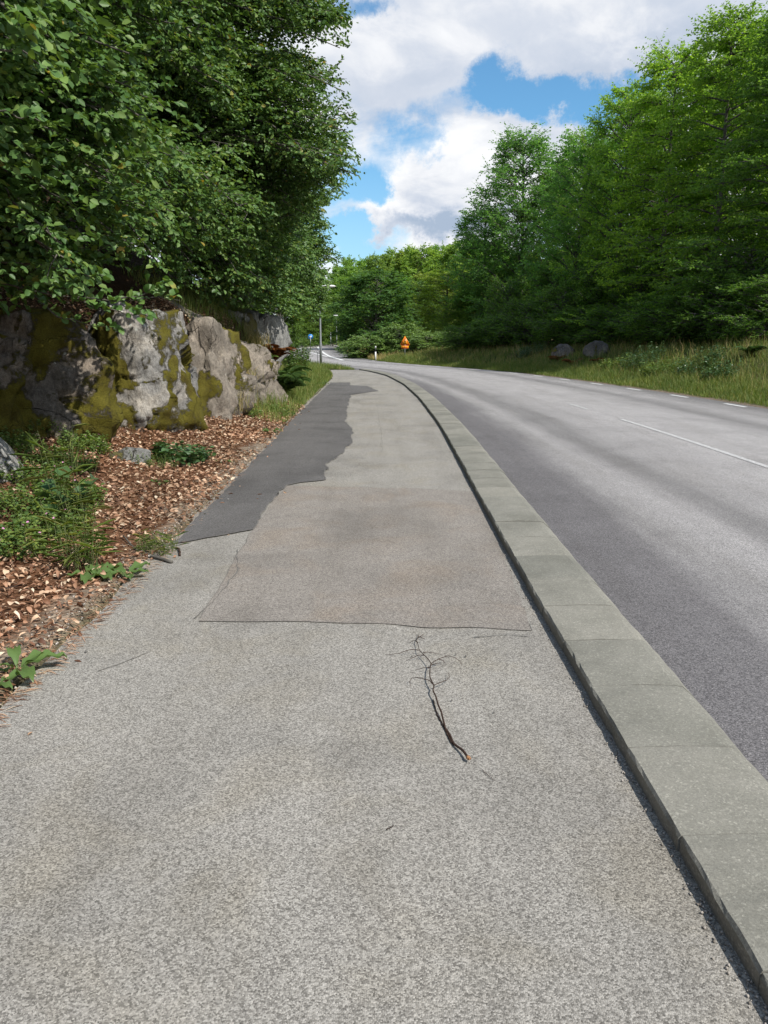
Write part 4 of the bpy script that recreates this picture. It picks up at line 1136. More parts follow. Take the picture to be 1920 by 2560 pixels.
# ------------------------------------------------------------------ leaf litter
def build_litter():
    r = np.random.default_rng(41); n = 46000
    y = r.uniform(0.9, 17.5, n) ** 1.0; le = LEFT(y); xw = XW(y) - 0.9
    f = r.random(n) ** 1.25; x = le + 0.02 - f * (le - xw) 
    dens = fbm(np.stack([x * 1.1, y * 1.1, x * 0], 1), 6, 3)
    ok = (r.random(n) < np.clip(0.25 + (le - x) * 2.2, 0, 1)) & (dens > -0.75)
    stray = (r.random(n) < 0.0012)
    x = np.where(stray, le + r.exponential(0.15, n), x); ok |= stray
    x, y = x[ok], y[ok]; n = len(x); le = LEFT(y)
    z = np.where(x > le - 0.02, 0.01, terrain(x, y) + 0.006 + r.exponential(0.012, n))
    P = np.stack([x, y, z], 1)
    a = r.uniform(0, 2 * math.pi, n); A = np.stack([np.cos(a), np.sin(a), r.normal(0, 0.36, n)], 1); A = unit(A)
    N = unit(np.array([[0, 0, 1.0]]) + r.normal(0, 0.62, (n, 3))); N = unit(N - A * np.sum(N * A, 1, keepdims=True))
    L = r.uniform(0.030, 0.066, n) * np.where(r.random(n) < 0.3, 0.6, 1.0) * np.interp(y, [2, 6], [0.72, 1.0]); W = L * r.uniform(0.35, 0.75, n)
    # the largest in view are things of their own
    px, py, d = project(P); score = np.where((px > -10) & (px < 900) & (py < 2560) & (d > 1), L / d, 0)
    big = np.argsort(-score)[:260]; rest = np.ones(n, bool); rest[big] = False
    V, F = leaf_arrays(P[rest], A[rest], N[rest], L[rest], W[rest])
    add('leaf_litter', mesh_from('leaf_litter', V, [F]), M['litter'], label='brown fallen beech leaves carpeting the bank below the rock', cat='leaf litter', kind='stuff')
    lm = []
    for w in (0.35, 0.5, 0.68):
        lm.append(one_leaf_mesh('fallen_leaf', W=w))
    for i in big:
        o = add('fallen_leaf', lm[i % 3], M['litter_single'], None, None, 'curled brown fallen beech leaf lying at the edge of the footpath', 'fallen leaf', 'fallen leaves beside the footpath')
        place_leaf(o, P[i] + (0, 0, 0.003), A[i], N[i] + np.array((0, 0, 0.35)), L[i] * 1.02); o.scale.y *= r.uniform(0.6, 1.1); o.scale.z *= r.uniform(1.0, 3.2)
    # needles, bits of twig and husk between the leaves
    n = 11000; y = 1.5 + 14.5 * r.random(n) ** 1.5; le = LEFT(y); x = le + 0.06 - r.random(n) ** 1.6 * 1.3
    a = r.normal(0.6, 0.8, n); A = np.stack([np.cos(a), np.sin(a), r.normal(0, 0.06, n)], 1)
    z = np.where(x > le - 0.03, 0.009, terrain(x, y) + 0.016)
    V, F = leaf_arrays(np.stack([x, y, z], 1), unit(A), np.tile([[0, 0, 1.0]], (n, 1)), r.uniform(0.03, 0.13, n), np.full(n, 0.0035) + r.random(n) * 0.003, False)
    add('twig_litter', mesh_from('twig_litter', V, [F]), M['litter'], label='fine twigs and husks strewn along the path edge', cat='twig litter', kind='stuff')
    # pebbles in the gravelly strip
    n = 2600; y = r.uniform(1.5, 24, n); x = LEFT(y) - np.abs(r.normal(0, 0.16, n)) + 0.03
    s = r.uniform(0.004, 0.011, n); c = np.stack([x, y, np.maximum(terrain(x, y), 0.0) + s * 0.3], 1)
    o8 = np.array([(1, 0, 0), (0, 1, 0), (-1, 0, 0), (0, -1, 0), (0, 0, 0.8), (0, 0, -0.8)], float)
    V = (c[:, None, :] + o8[None] * s[:, None, None] * r.uniform(0.6, 1.3, (n, 6, 1))).reshape(-1, 3)
    f = np.array([(0, 1, 4), (1, 2, 4), (2, 3, 4), (3, 0, 4), (1, 0, 5), (2, 1, 5), (3, 2, 5), (0, 3, 5)])
    F = (np.arange(n)[:, None, None] * 6 + f[None]).reshape(-1, 3)
    add('gravel', mesh_from('gravel', V, [F]), M['gravel_edge'], label='small pale gravel between the leaf litter and the footpath', cat='gravel', kind='stuff')
build_litter()

# ------------------------------------------------------------------ grass
def blades(P, H, W, lean, rng, az=None):
    n = len(P); a = rng.uniform(0, 2 * math.pi, n) if az is None else az
    S = np.stack([np.cos(a), np.sin(a), 0 * a], 1); b = rng.uniform(0, 2 * math.pi, n)
    Dr = np.stack([np.cos(b), np.sin(b), 0 * b], 1) * lean[:, None]
    H_, W_ = H[:, None], W[:, None]; up = np.array([[0, 0, 1.0]])
    m = P + up * H_ * 0.55 + Dr * H_ * 0.28; tip = P + up * H_ * (1 - 0.25 * lean[:, None]) + Dr * H_ * 0.95
    V = np.stack([P - S * W_, P + S * W_, m + S * W_ * 0.7, m - S * W_ * 0.7, tip], 1).reshape(-1, 3)
    i = np.arange(n)[:, None] * 5
    return V, i + [0, 1, 2, 3], i + [3, 2, 4]


def grass_patch(name, label, x, y, H, W, lean, mat, rng, kind='stuff', z=None):
    z = terrain(x, y) - 0.01 if z is None else z
    V, f4, f3 = blades(np.stack([x, y, z], 1), H, W, lean, rng)
    return add(name, mesh_from(name, V, [f4, f3]), M[mat], label=label, cat='grass', kind=kind)


def build_grass():
    r = np.random.default_rng(51)
    # right verge
    n = 52000; y = 12 + 48 * r.random(n) ** 1.35; d = 0.25 + r.gamma(1.6, 0.75, n); d = np.minimum(d, 5.2); x = RIGHT(y) + d
    H = (0.10 + 0.22 * sstep(d, 0.2, 1.6)) * r.uniform(0.6, 1.5, n); patch = fbm(np.stack([x * .5, y * .5, x * 0], 1), 4, 3); H *= 1 + 0.35 * patch
    grass_patch('verge_grass', 'short green roadside grass along the right edge of the road', x, y, H, 0.0025 + y * 0.00016, r.uniform(0.1, 0.8, n), 'grass', r)
    # tall rank grass on the bank and nearest the frame
    n = 5200; y = np.concatenate([r.uniform(13, 20.5, n // 2), r.uniform(15, 58, n - n // 2)]); x = RIGHT(y) + r.uniform(1.3, 4.6, n)
    grass_patch('tall_grass', 'tall seeding grass leaning over the right verge', x, y, r.uniform(0.30, 0.72, n), 0.003 + y * 0.00012, r.uniform(0.15, 0.7, n), 'drygrass', r)
    # dry bank under the wood
    n = 16000; y = r.uniform(15, 60, n); x = RIGHT(y) + r.uniform(2.2, 6.5, n)
    grass_patch('bank_grass', 'rough green grass on the shaded bank under the wood', x, y, r.uniform(0.12, 0.36, n), 0.003 + y * 0.0002, r.uniform(0.2, 0.9, n), 'grass', r)
    # left grassy bank from the fern to the lamp
    n = 28000; y = 13.6 + 29 * r.random(n) ** 0.95; le = np.where(y < 39.6, LEFT(y), ROUT(y)); x = le - 0.02 - r.random(n) ** 1.3 * (le - XW(y) + 1.6)
    H = r.uniform(0.12, 0.42, n) * (0.4 + 0.6 * sstep(le - x, 0, 0.5))
    grass_patch('bank_grass', 'fresh green grass on the left bank between fern and street lamp', x, y, H, 0.0025 + y * 0.00014, r.uniform(0.15, 0.8, n), 'grass', r)
    # grass island at the end of the path
    n = 9000; y = r.uniform(39.7, 56, n); x = ROUT(y) - 0.05 - r.random(n) * np.clip(ROUT(y) - XW(y), 0.8, 5)
    grass_patch('island_grass', 'low grass between the end of the footpath and the road', x, y, r.uniform(0.08, 0.22, n), np.full(n, 0.009), r.uniform(0.15, 0.8, n), 'grass', r)
    # far verge and dry meadow
    n = 12000; y = r.uniform(56, 100, n); x = RIGHT(y) + 0.3 + r.random(n) ** 1.3 * 7
    grass_patch('far_verge_grass', 'yellow-green grass below the willow scrub at the bend', x, y, r.uniform(0.15, 0.55, n), 0.004 + y * 0.00018, r.uniform(0.1, 0.6, n), 'drygrass', r)
    n = 14000; y = r.uniform(136, 160, n); x = r.uniform(-34, 6, n); ok = (x > RIGHT(y) + 1) | (x < ROUT(y) - 1); x, y = x[ok], y[ok]; n = len(x)
    grass_patch('dry_meadow', 'strip of pale dry meadow beyond the side road', x, y, r.uniform(0.5, 1.1, n), np.full(n, 0.03), r.uniform(0.1, 0.5, n), 'drygrass', r)
    # grass wisps on the rock
    k = 0
    for cx, cy, cz, nn, hh in ((-2.75, 15.5, 1.1, 220, 0.45), (-3.1, 18.6, 1.35, 260, 0.5), (-2.55, 13.3, 0.35, 200, 0.5), (-2.6, 14.4, 0.75, 140, 0.4)):
        t = grass_patch('grass_tuft', ['pale grass tuft hanging over the brown rock', 'grass tuft below the pale grey slab', 'yellow grass tuft at the right foot of the mossy face', 'wispy grass tuft in a crack of the brown rock'][k],
                        cx + r.normal(0, 0.14, nn), cy + r.normal(0, 0.2, nn), r.uniform(0.5, 1, nn) * hh, np.full(nn, 0.004), r.uniform(0.4, 1.2, nn), 'drygrass', r, kind=None, z=np.full(nn, cz) + r.normal(0, 0.06, nn)); k += 1
build_grass()

# a paved side road meeting the main road far off
Vs = []
for (x, y) in [(-7.2, 113), (4, 116), (30, 121), (30, 130), (2, 127), (-9.8, 133)]: Vs.append((x, y, float(road_z(y)) + 0.02))
add('side_road', mesh_from('side_road', Vs, [np.array([(0, 1, 4, 5), (1, 2, 3, 4)])]), M['path'], kind='structure')

# ------------------------------------------------------------------ weeds, ferns, herbs
def rosette(name, label, x, y, n, L, wr, mat, seed, elev=0.35, cat='plant', z=None, group=None):
    """broad leaves from one root, each leaf a part"""
    r = np.random.default_rng(seed); z = float(max(terrain(x, y), 0.0) if z is None else z)
    t = thing(name, label, cat, (x, y, z), 0, group)
    for k in range(n):
        a = k * 2.4 + r.normal(0, 0.3); ll = L * r.uniform(0.6, 1.15); e = r.uniform(0.2, 1.0) * elev + 0.08
        prof = np.array([(0.0, 0.10), (0.10, 0.12), (0.22, 0.55), (0.40, 0.95), (0.60, 1.0), (0.8, 0.75), (0.93, 0.35), (1.0, 0.0)])
        V = []; F = []
        for i, (s, w) in enumerate(prof):
            rad = s * ll; zz = rad * e * (1.25 - 1.0 * s) + 0.006
            wv = w * wr * ll / 2; rp = 0.012 * ll / 0.2 * (-1) ** i
            for sd in (-1, -0.5, 0, 0.5, 1):
                V.append((rad, sd * wv, zz + abs(sd) * wv * 0.35 + rp * sd * sd))
        for i in range(len(prof) - 1):
            for j in range(4): F.append((5 * i + j, 5 * i + j + 1, 5 * i + 6 + j, 5 * i + 5 + j))
        V = np.array(V); ca, sa = math.cos(a), math.sin(a)
        V = np.stack([V[:, 0] * ca - V[:, 1] * sa, V[:, 0] * sa + V[:, 1] * ca, V[:, 2]], 1)
        add('leaf', mesh_from('broad_leaf', V, [np.array(F)], smooth=True), M[mat], t)
    return t


def herb(name, label, x, y, rad, h, nstem, leafL, mat, seed, flowers=0, per=9, wr=0.6, cat='plant', spread=1.0):
    r = np.random.default_rng(seed); z = float(max(terrain(x, y), 0)); base = np.array((x, y, z))
    t = thing(name, label, cat, tuple(base)); mb = MB(); fo = []; tips = []
    Ps, As = [], []
    for k in range(nstem):
        a = r.uniform(0, 6.283); d = rad * math.sqrt(r.random()); p0 = np.array((math.cos(a) * d, math.sin(a) * d, 0.0))
        p0[2] = float(max(terrain(x + p0[0], y + p0[1]), 0)) - z - 0.01
        hh = h * r.uniform(0.5, 1.1); p1 = p0 + np.array((math.cos(a) * 0.35 * hh * spread * r.random(), math.sin(a) * 0.35 * hh * spread * r.random(), hh)) + r.normal(0, 0.12 * hh, 3) * [1, 1, 0]
        mid = (p0 + p1) / 2 + r.normal(0, 0.03, 3); mb.tube(np.stack([p0, mid, p1]), [0.0028, 0.002, 0.001], 3, cap=False); tips.append(p1)
        for q in range(per):
            f = 0.25 + 0.75 * (q + r.random()) / per; c = p0 + (p1 - p0) * f; aa = r.uniform(0, 6.283)
            Ps.append(c); As.append((math.cos(aa), math.sin(aa), r.uniform(-0.2, 0.6)))
    Ps, As = np.array(Ps), unit(np.array(As)); n = len(Ps)
    N = np.array([[0, 0, 1.0]]) + r.normal(0, 0.35, (n, 3)); N = unit(N - As * np.sum(N * As, 1, keepdims=True))
    L = leafL * r.uniform(0.6, 1.2, n); V, F = leaf_arrays(Ps, As, N, L, L * wr)
    o = add('foliage', mesh_from('foliage', V, [F]), M[mat], t); o['kind'] = 'stuff'
    add('stems', mb.mesh('stems'), M['stem'], t)
    if flowers:
        pm = []
        for k in range(5):
            a = k * 1.2566; pm.append(((0, 0, 0), (math.cos(a), math.sin(a), 0.15)))
        V, F = leaf_arrays(np.array([p for p, _ in pm], float), unit(np.array([a for _, a in pm])), np.tile([[0, 0, 1.0]], (5, 1)), np.full(5, 0.011), np.full(5, 0.009))
        fm = mesh_from('flower', V, [F])
        for k in range(flowers):
            o = add('flower', fm, M['flower'], t, tuple(tips[(k * 7) % len(tips)] + np.array((0, 0, 0.006)))); o.rotation_euler = (r.uniform(-0.9, 0.3), r.uniform(-0.6, 0.6), r.uniform(0, 6))
    return t


def fern(name, label, x, y, z, n, L, mat, seed, cat='fern', arch=1.0):
    r = np.random.default_rng(seed); t = thing(name, label, cat, (x, y, z))
    for k in range(n):
        a = k * 2.4 + r.normal(0, 0.25); ll = L * r.uniform(0.7, 1.15); m = 20
        s = np.linspace(0, 1, m); e = r.uniform(0.85, 1.25)
        X = ll * (0.62 * s ** 1.2) * arch; Z = ll * e * (0.95 * s - 0.62 * s ** 2.2)
        C = np.stack([X * math.cos(a), X * math.sin(a), Z], 1); D = unit(np.gradient(C, axis=0)); H = np.array((-math.sin(a), math.cos(a), 0.0))
        Ps, As, Ls = [], [], []
        for i in range(2, m):
            w = ll * 0.24 * math.sin(math.pi * min(1, (i - 1) / (m - 1)) ** 0.75) + 0.012
            for sd in (-1, 1):
                for hgh in (0, 0.5):
                    Ps.append(C[i] - D[i] * ll / m * hgh); As.append(unit(H * sd + D[i] * 0.45 + r.normal(0, 0.06, 3) - np.array((0, 0, 0.15)))); Ls.append(w * r.uniform(0.85, 1.1))
        Ps, As, Ls = np.array(Ps), np.array(As), np.array(Ls)
        N = np.cross(As, D[0]); N = np.where(N[:, 2:3] < 0, -N, N); N = unit(N + [[0, 0, 0.4]]); N = unit(N - As * np.sum(N * As, 1, keepdims=True))
        V, F = leaf_arrays(Ps, As, N, Ls, np.full(len(Ls), ll * 0.042), True)
        mb = MB(); mb.tube(C, np.linspace(0.005, 0.001, m), 3, cap=False)
        V2 = np.vstack([V, np.vstack(mb.V)]); F2 = np.vstack([F, np.vstack(mb.F4) + len(V)])
        add('frond', mesh_from('frond', V2, [F2]), M[mat], t)
    return t


def build_plants():
    # herb-robert patch under the dark rock
    spots = [(20, 1140, 0.34), (90, 1180, 0.30), (160, 1150, 0.30), (40, 1235, 0.32), (125, 1265, 0.28), (30, 1310, 0.26), (215, 1120, 0.26), (110, 1110, 0.3), (180, 1210, 0.26)]
    labs = ['herb-robert clump beside the half-buried stone', 'herb-robert clump in the middle of the patch', 'herb-robert clump below the mossy shaded rock', 'yellowing herb-robert clump at the path side of the patch', 'herb-robert clump beside the broad-leaved weed',
            'lowest herb-robert clump with pink flowers near the leaf litter', 'herb-robert clump nearest the gap between the rocks', 'herb-robert clump at the foot of the dark rock', 'herb-robert clump behind the tall grass stalk']
    for i, (px, py, rad) in enumerate(spots):
        q = pt(px, py + 15, 0.22); herb('herb_robert', labs[i], q[0], q[1], rad, 0.20, 110, 0.034, 'herb', 60 + i, 9, 11, 0.85)
    q = pt(200, 1395, 0.10); herb('grass_tuft', 'fresh green grass tuft rising from the litter behind the dock leaves', q[0], q[1], 0.09, 0.40, 60, 0.20, 'grass', 70, 0, 2, 0.045, 'grass')
    q = pt(190, 1300, 0.15); herb('grass_stalk', 'tall green grass stalk with a seed head in front of the herb patch', q[0], q[1], 0.05, 0.78, 14, 0.24, 'grass', 71, 0, 4, 0.05, 'grass', 0.4)
    q = pt(395, 1372, 0.03); herb('grass_tuft', 'thin grass tuft at the path edge beside the fallen stick', q[0], q[1], 0.12, 0.15, 60, 0.10, 'grass', 72, 0, 2, 0.05, 'grass')
    q = pt(165, 1290, 0.12); herb('broad_weed', 'broad-leaved dark green weed standing in the herb patch', q[0], q[1], 0.07, 0.38, 7, 0.15, 'gloss', 73, 0, 5, 0.8)
    q = pt(455, 1118, 0.24); herb('glossy_plant', 'dense glossy-leaved plant at the foot of the mossy rock face', q[0], q[1], 0.30, 0.22, 60, 0.085, 'gloss', 74, 0, 9, 0.55)
    q = pt(385, 1140, 0.2); herb('bedstraw', 'fine pale weed below the large rock face', q[0], q[1], 0.24, 0.15, 60, 0.022, 'herb', 75, 0, 9, 0.5)
    q = pt(620, 1040, 0.18); herb('pale_weed', 'pale green mint-like weed at the foot of the brown rock', q[0], q[1], 0.22, 0.28, 34, 0.06, 'herb', 76, 0, 9, 0.6)
    q = pt(700, 1030, 0.12); herb('pale_weed', 'feathery weed between brown rock and dark asphalt patch', q[0], q[1], 0.30, 0.22, 50, 0.06, 'herb', 77, 0, 9, 0.4)
    q = pt(658, 985, 0.2); herb('pale_weed', 'upright weed in the litter below the fern', q[0], q[1], 0.34, 0.45, 40, 0.09, 'herb', 78, 0, 9, 0.45)
    # docks and dandelions at the path edge
    q = pt(235, 1432, 0.05); rosette('dock_plant', 'dock plant with crumpled leaves lying out over the litter', q[0], q[1], 7, 0.22, 0.42, 'dock', 80, 0.35)
    q = pt(318, 1440, 0.02); rosette('dock_plant', 'dock plant whose leaf overhangs the asphalt edge', q[0], q[1], 5, 0.19, 0.45, 'dock', 81, 0.3)
    q = pt(55, 1680, 0.02); rosette('dock_plant', 'dock plant with two upright leaves on needle litter at the path edge', q[0] - 0.02, q[1], 6, 0.20, 0.36, 'dock', 82, 0.95)
    q = pt(-10, 1720, 0.02); rosette('dock_plant', 'dark dock leaves pressed against the upright dock', q[0], q[1], 5, 0.17, 0.42, 'dock', 83, 0.5)
    q = pt(555, 1142, 0.1); rosette('dandelion', 'small dandelion rosette in the litter below the rock face', q[0], q[1], 8, 0.15, 0.25, 'dock', 84, 0.3)
    q = pt(400, 1192, 0.12); rosette('dandelion', 'flat dandelion rosette among brown leaves', q[0], q[1], 7, 0.15, 0.25, 'dock', 85, 0.2)
    q = pt(675, 1078, 0.06); rosette('dandelion', 'dandelion rosette beside the dark asphalt patch', q[0], q[1], 9, 0.20, 0.28, 'dock', 86, 0.7)
    q = pt(800, 962, 0.03); rosette('pale_dock', 'pale leafy dock at the grass edge near the end of the dark patch', q[0], q[1], 9, 0.30, 0.4, 'dock', 87, 0.8)
    for i, (px, Y, h) in enumerate(((735, 27, 1.3), (770, 31, 1.4), (700, 24.5, 1.0))):
        x = at_px(px, Y) - 0.55; herb('bank_shrub', ['leafy shrub on the bank below the last beeches', 'leafy shrub on the bank just before the street lamp', 'leafy shrub behind the pale slab'][i], x, Y, 0.6, h, 120, 0.09, 'beech', 150 + i, 0, 14, 0.65, 'bush')
    # ferns
    fern('green_fern', 'large green fern spilling down the bank below the pale slab', -2.42, 18.1, float(terrain(-2.42, 18.1)), 26, 1.15, 'fern', 90)
    fern('green_fern', 'second green fern beside the large one', -2.55, 19.4, float(terrain(-2.55, 19.4)) + 0.1, 20, 1.05, 'fern', 91)
    fern('green_fern', 'bright young fern right under the pale slab', -2.75, 17.3, 0.95, 12, 0.6, 'herb', 92)
    fern('dead_fern', 'rust-brown withered fern above the green fern', -2.85, 20.4, 0.95, 16, 0.85, 'rustfern', 93)
    # right verge
    for i, (px, Y, h, rad, mat, lab, nm) in enumerate([(1600, on_bank(1600, 2.4), 0.75, 0.75, 'gloss', 'leafy green bush standing out of the right verge grass', 'verge_bush'), (1650, on_bank(1650, 1.9), 0.6, 0.6, 'herb', 'lighter green weed clump beside the leafy verge bush', 'verge_weed'),
                                                       (1745, on_bank(1745, 2.4), 0.7, 0.7, 'gloss', 'dark bramble clump on the right verge', 'bramble'), (1800, on_bank(1800, 2.2), 0.55, 0.5, 'gloss', 'low bramble clump before the tall seeding grass', 'bramble'),
                                                       (1535, on_bank(1535, 2.1), 0.6, 0.5, 'herb', 'pale leafy weed below the brownish boulder', 'verge_weed'), (1330, on_bank(1330, 3.5), 0.6, 0.8, 'gloss', 'dark leafy clump at the wood foot below the oak', 'verge_bush')]):
        x = at_px(px, Y); herb(nm, lab, x, Y, rad, h, 130, 0.085, mat, 110 + i, 0, 11, 0.6, 'bush' if 'bush' in nm or nm == 'bramble' else 'plant')
    for i, (px, Y) in enumerate([(1430, on_bank(1430, 2.3)), (1500, on_bank(1500, 2.6)), (1390, on_bank(1390, 2.6)), (1870, on_bank(1870, 3.6))]):
        x = at_px(px, Y); fern('dead_fern' if i < 3 else 'green_fern', ['withered brown fern in front of the brownish boulder', 'reddish dead fern right of the boulder', 'brown bracken beside the half-hidden boulder', 'green fern under the wood edge near the tall grass'][i],
                            x, Y, float(terrain(x, Y)), 14, 0.75, 'rustfern' if i < 3 else 'fern', 130 + i)
build_plants()

# ------------------------------------------------------------------ the dead branch on the path, sticks
def zp(x, y, e=0.0):
    q = pt(900 + x * 0.2411, 1500 + y * 0.2411, e); return q


def build_branch():
    t = thing('fallen_branch', 'thin dark forked dead branch lying on the pale footpath', 'branch', zp(870, 1330))
    o = np.array(t.location)
    def strand(pts, r0, r1, mb, e0=0.01, e1=0.01):
        W = np.array([zp(x, y, e) for (x, y, *q), e in zip(pts, [(p[2] if len(p) > 2 else 0.012) for p in pts])])
        k = np.linspace(0, 1, 5 * len(pts)); tt = np.linspace(0, 1, len(pts))
        P = np.stack([np.interp(k, tt, W[:, c]) for c in range(3)], 1)
        P[1:-1] = (P[:-2] + 2 * P[1:-1] + P[2:]) / 4
        P[:, :2] += 0.0012 * np.stack([np.sin(k * 37), np.cos(k * 29)], 1)
        mb.tube(P, np.linspace(r0, r1, len(P)), 7)
        return P
    mb = MB()
    strand([(1120, 1635, 0.022), (1060, 1555, 0.020), (975, 1490, 0.012), (935, 1400, 0.010), (880, 1330, 0.010), (865, 1240, 0.016), (845, 1160, 0.022), (805, 1085, 0.026), (790, 1000, 0.028), (755, 930, 0.030), (765, 890, 0.032),
            (725, 800, 0.034), (728, 700, 0.034), (735, 655, 0.034), (690, 590, 0.032), (650, 555, 0.030), (612, 520, 0.028), (600, 450, 0.024), (588, 412, 0.02)], 0.0050, 0.0013, mb)
    add('stem', mb.mesh('stem', o, True), M['twig'], t)
    mb = MB(); strand([(880, 1330, 0.008), (910, 1400, 0.008), (950, 1480, 0.009), (975, 1500, 0.010)], 0.0035, 0.003, mb)
    strand([(880, 1335, 0.008), (835, 1250, 0.008), (800, 1190, 0.007), (775, 1100, 0.007), (760, 1030, 0.007)], 0.0030, 0.0022, mb)
    add('second_stem', mb.mesh('second_stem', o, True), M['twig'], t)
    side = [[(765, 890, .032), (730, 840, .036), (650, 812, .045), (585, 805, .04), (535, 808, .03), (512, 850, .018), (525, 895, .008)], [(760, 885, .03), (830, 855, .034), (890, 835, .034), (930, 800, .028), (915, 750, .022)],
            [(735, 660, .034), (780, 630, .042), (850, 595, .048), (920, 577, .045), (980, 595, .035), (1030, 630, .02), (1058, 670, .008)], [(820, 615, .045), (860, 625, .035), (890, 665, .02)],
            [(612, 520, .028), (540, 512, .035), (470, 528, .03), (400, 555, .02), (270, 570, .006)], [(660, 570, .03), (600, 572, .03), (550, 598, .02), (480, 628, .006)], [(655, 548, .03), (690, 537, .03), (760, 550, .02), (840, 560, .008)],
            [(728, 700, .034), (660, 702, .03), (575, 725, .008)], [(600, 440, .024), (560, 415, .022), (510, 445, .008)], [(588, 412, .02), (605, 380, .018), (605, 350, .01)], [(605, 385, .018), (640, 370, .014), (660, 350, .008)], [(630, 385, .015), (675, 405, .006)],
            [(735, 670, .034), (790, 660, .02), (850, 655, .008)]]
    for s in side:
        mb = MB(); strand(s, 0.0021, 0.0008, mb); add('side_twig', mb.mesh('side_twig', o, True), M['twig'], t)
    mb = MB(); a = np.array(zp(1112, 1625, 0.022)); b = np.array(zp(1130, 1642, 0.020)); mb.tube(np.stack([a, b]), [0.0072, 0.0080], 7); mb.tube(np.stack([b, b + [0.008, -0.003, 0.002]]), [0.005, 0.001], 5); mb.tube(np.stack([b, b + [0.001, -0.012, 0.0]]), [0.005, 0.001], 5)
    add('torn_end', mb.mesh('torn_end', o), M['twigend'], t)
build_branch()


def stick(name, label, pix, r0, r1, z=0.02):
    P = np.array([pt(px, py, zz) for px, py, zz in pix]); o = P[0]
    k = np.linspace(0, 1, 12); tt = np.linspace(0, 1, len(P)); Q = np.stack([np.interp(k, tt, P[:, c]) for c in range(3)], 1); Q[:, :2] += 0.003 * np.stack([np.sin(k * 19), np.cos(k * 23)], 1)
    mb = MB(); mb.tube(Q, np.linspace(r0, r1, 12), 6)
    m = mb
    if len(pix) > 3: m.tube(np.stack([Q[7], Q[7] + [0.03, 0.06, 0.012]]), [0.004, 0.001], 4)
    add(name, mb.mesh(name, o, True), M['bark'] if 'bark' in label else M['twig'], None, tuple(o), label, 'stick')
stick('fallen_stick', 'bark-covered stick lying from the litter onto the path edge', [(308, 1340, .05), (340, 1375, .03), (385, 1392, .02), (430, 1405, .014)], 0.006, 0.012)
stick('bent_twig', 'short bent dark twig on the asphalt by the dark patch', [(438, 1370, .01), (448, 1372, .02), (450, 1388, .012)], 0.006, 0.008)
stick('straw', 'thin straw lying across the litter above the stick', [(370, 1340, .05), (440, 1332, .04)], 0.003, 0.002)
stick('thin_twig', 'hair-thin dark twig on the footpath right of the branch', [(1205, 1925, .008), (1235, 1950, .008)], 0.0012, 0.0008)
stick('thin_twig', 'hair-thin dark twig on the open footpath below the branch', [(965, 2075, .008), (985, 2062, .008)], 0.0014, 0.0008)
stick('grey_stick', 'weathered stick in the litter behind the upright dock', [(0, 1475, .05), (55, 1462, .05)], 0.008, 0.006)
rk = np.random.default_rng(91); n = 1500; yk = 1.2 + 22 * rk.random(n) ** 1.6; xk = KIN(yk) - np.abs(rk.normal(0, 0.022, n)) - 0.004; sk = rk.uniform(0.002, 0.006, n)
o8 = np.array([(1, 0, 0), (0, 1, 0), (-1, 0, 0), (0, -1, 0), (0, 0, 0.8), (0, 0, -0.8)], float); ck = np.stack([xk, yk, 0.006 + sk * 0.3], 1)
Vk = (ck[:, None, :] + o8[None] * sk[:, None, None] * rk.uniform(0.6, 1.3, (n, 6, 1))).reshape(-1, 3); fk = np.array([(0, 1, 4), (1, 2, 4), (2, 3, 4), (3, 0, 4), (1, 0, 5), (2, 1, 5), (3, 2, 5), (0, 3, 5)])
add('kerb_grit', mesh_from('kerb_grit', Vk, [(np.arange(n)[:, None, None] * 6 + fk[None]).reshape(-1, 3)]), M['gravel_edge'], label='fine grit gathered along the foot of the kerb', cat='grit', kind='stuff')
# scattered grit on the path
rg = np.random.default_rng(77)
for i, (px, py, s) in enumerate([(570, 1248, .013), (512, 1285, .011), (1165, 1640, .006), (1140, 1635, .005), (1030, 1640, .005), (1130, 1750, .004), (215, 1628, .007), (1235, 1780, .004)]):
    q = pt(px, py, 0.012); bm = bmesh.new(); bmesh.ops.create_icosphere(bm, subdivisions=2, radius=s)
    for v in bm.verts: v.co = Vector(v.co) * float(rg.uniform(0.75, 1.15)); v.co.z *= 0.7
    me = bpy.data.meshes.new('pebble'); bm.to_mesh(me); bm.free()
    add('pebble', me, M['rock_grey'] if i < 2 else M['seam'], None, q, ['pale pebble on the dark asphalt patch', 'small dark grit stone on the footpath'][i > 1], 'pebble', 'loose stones on the footpath')

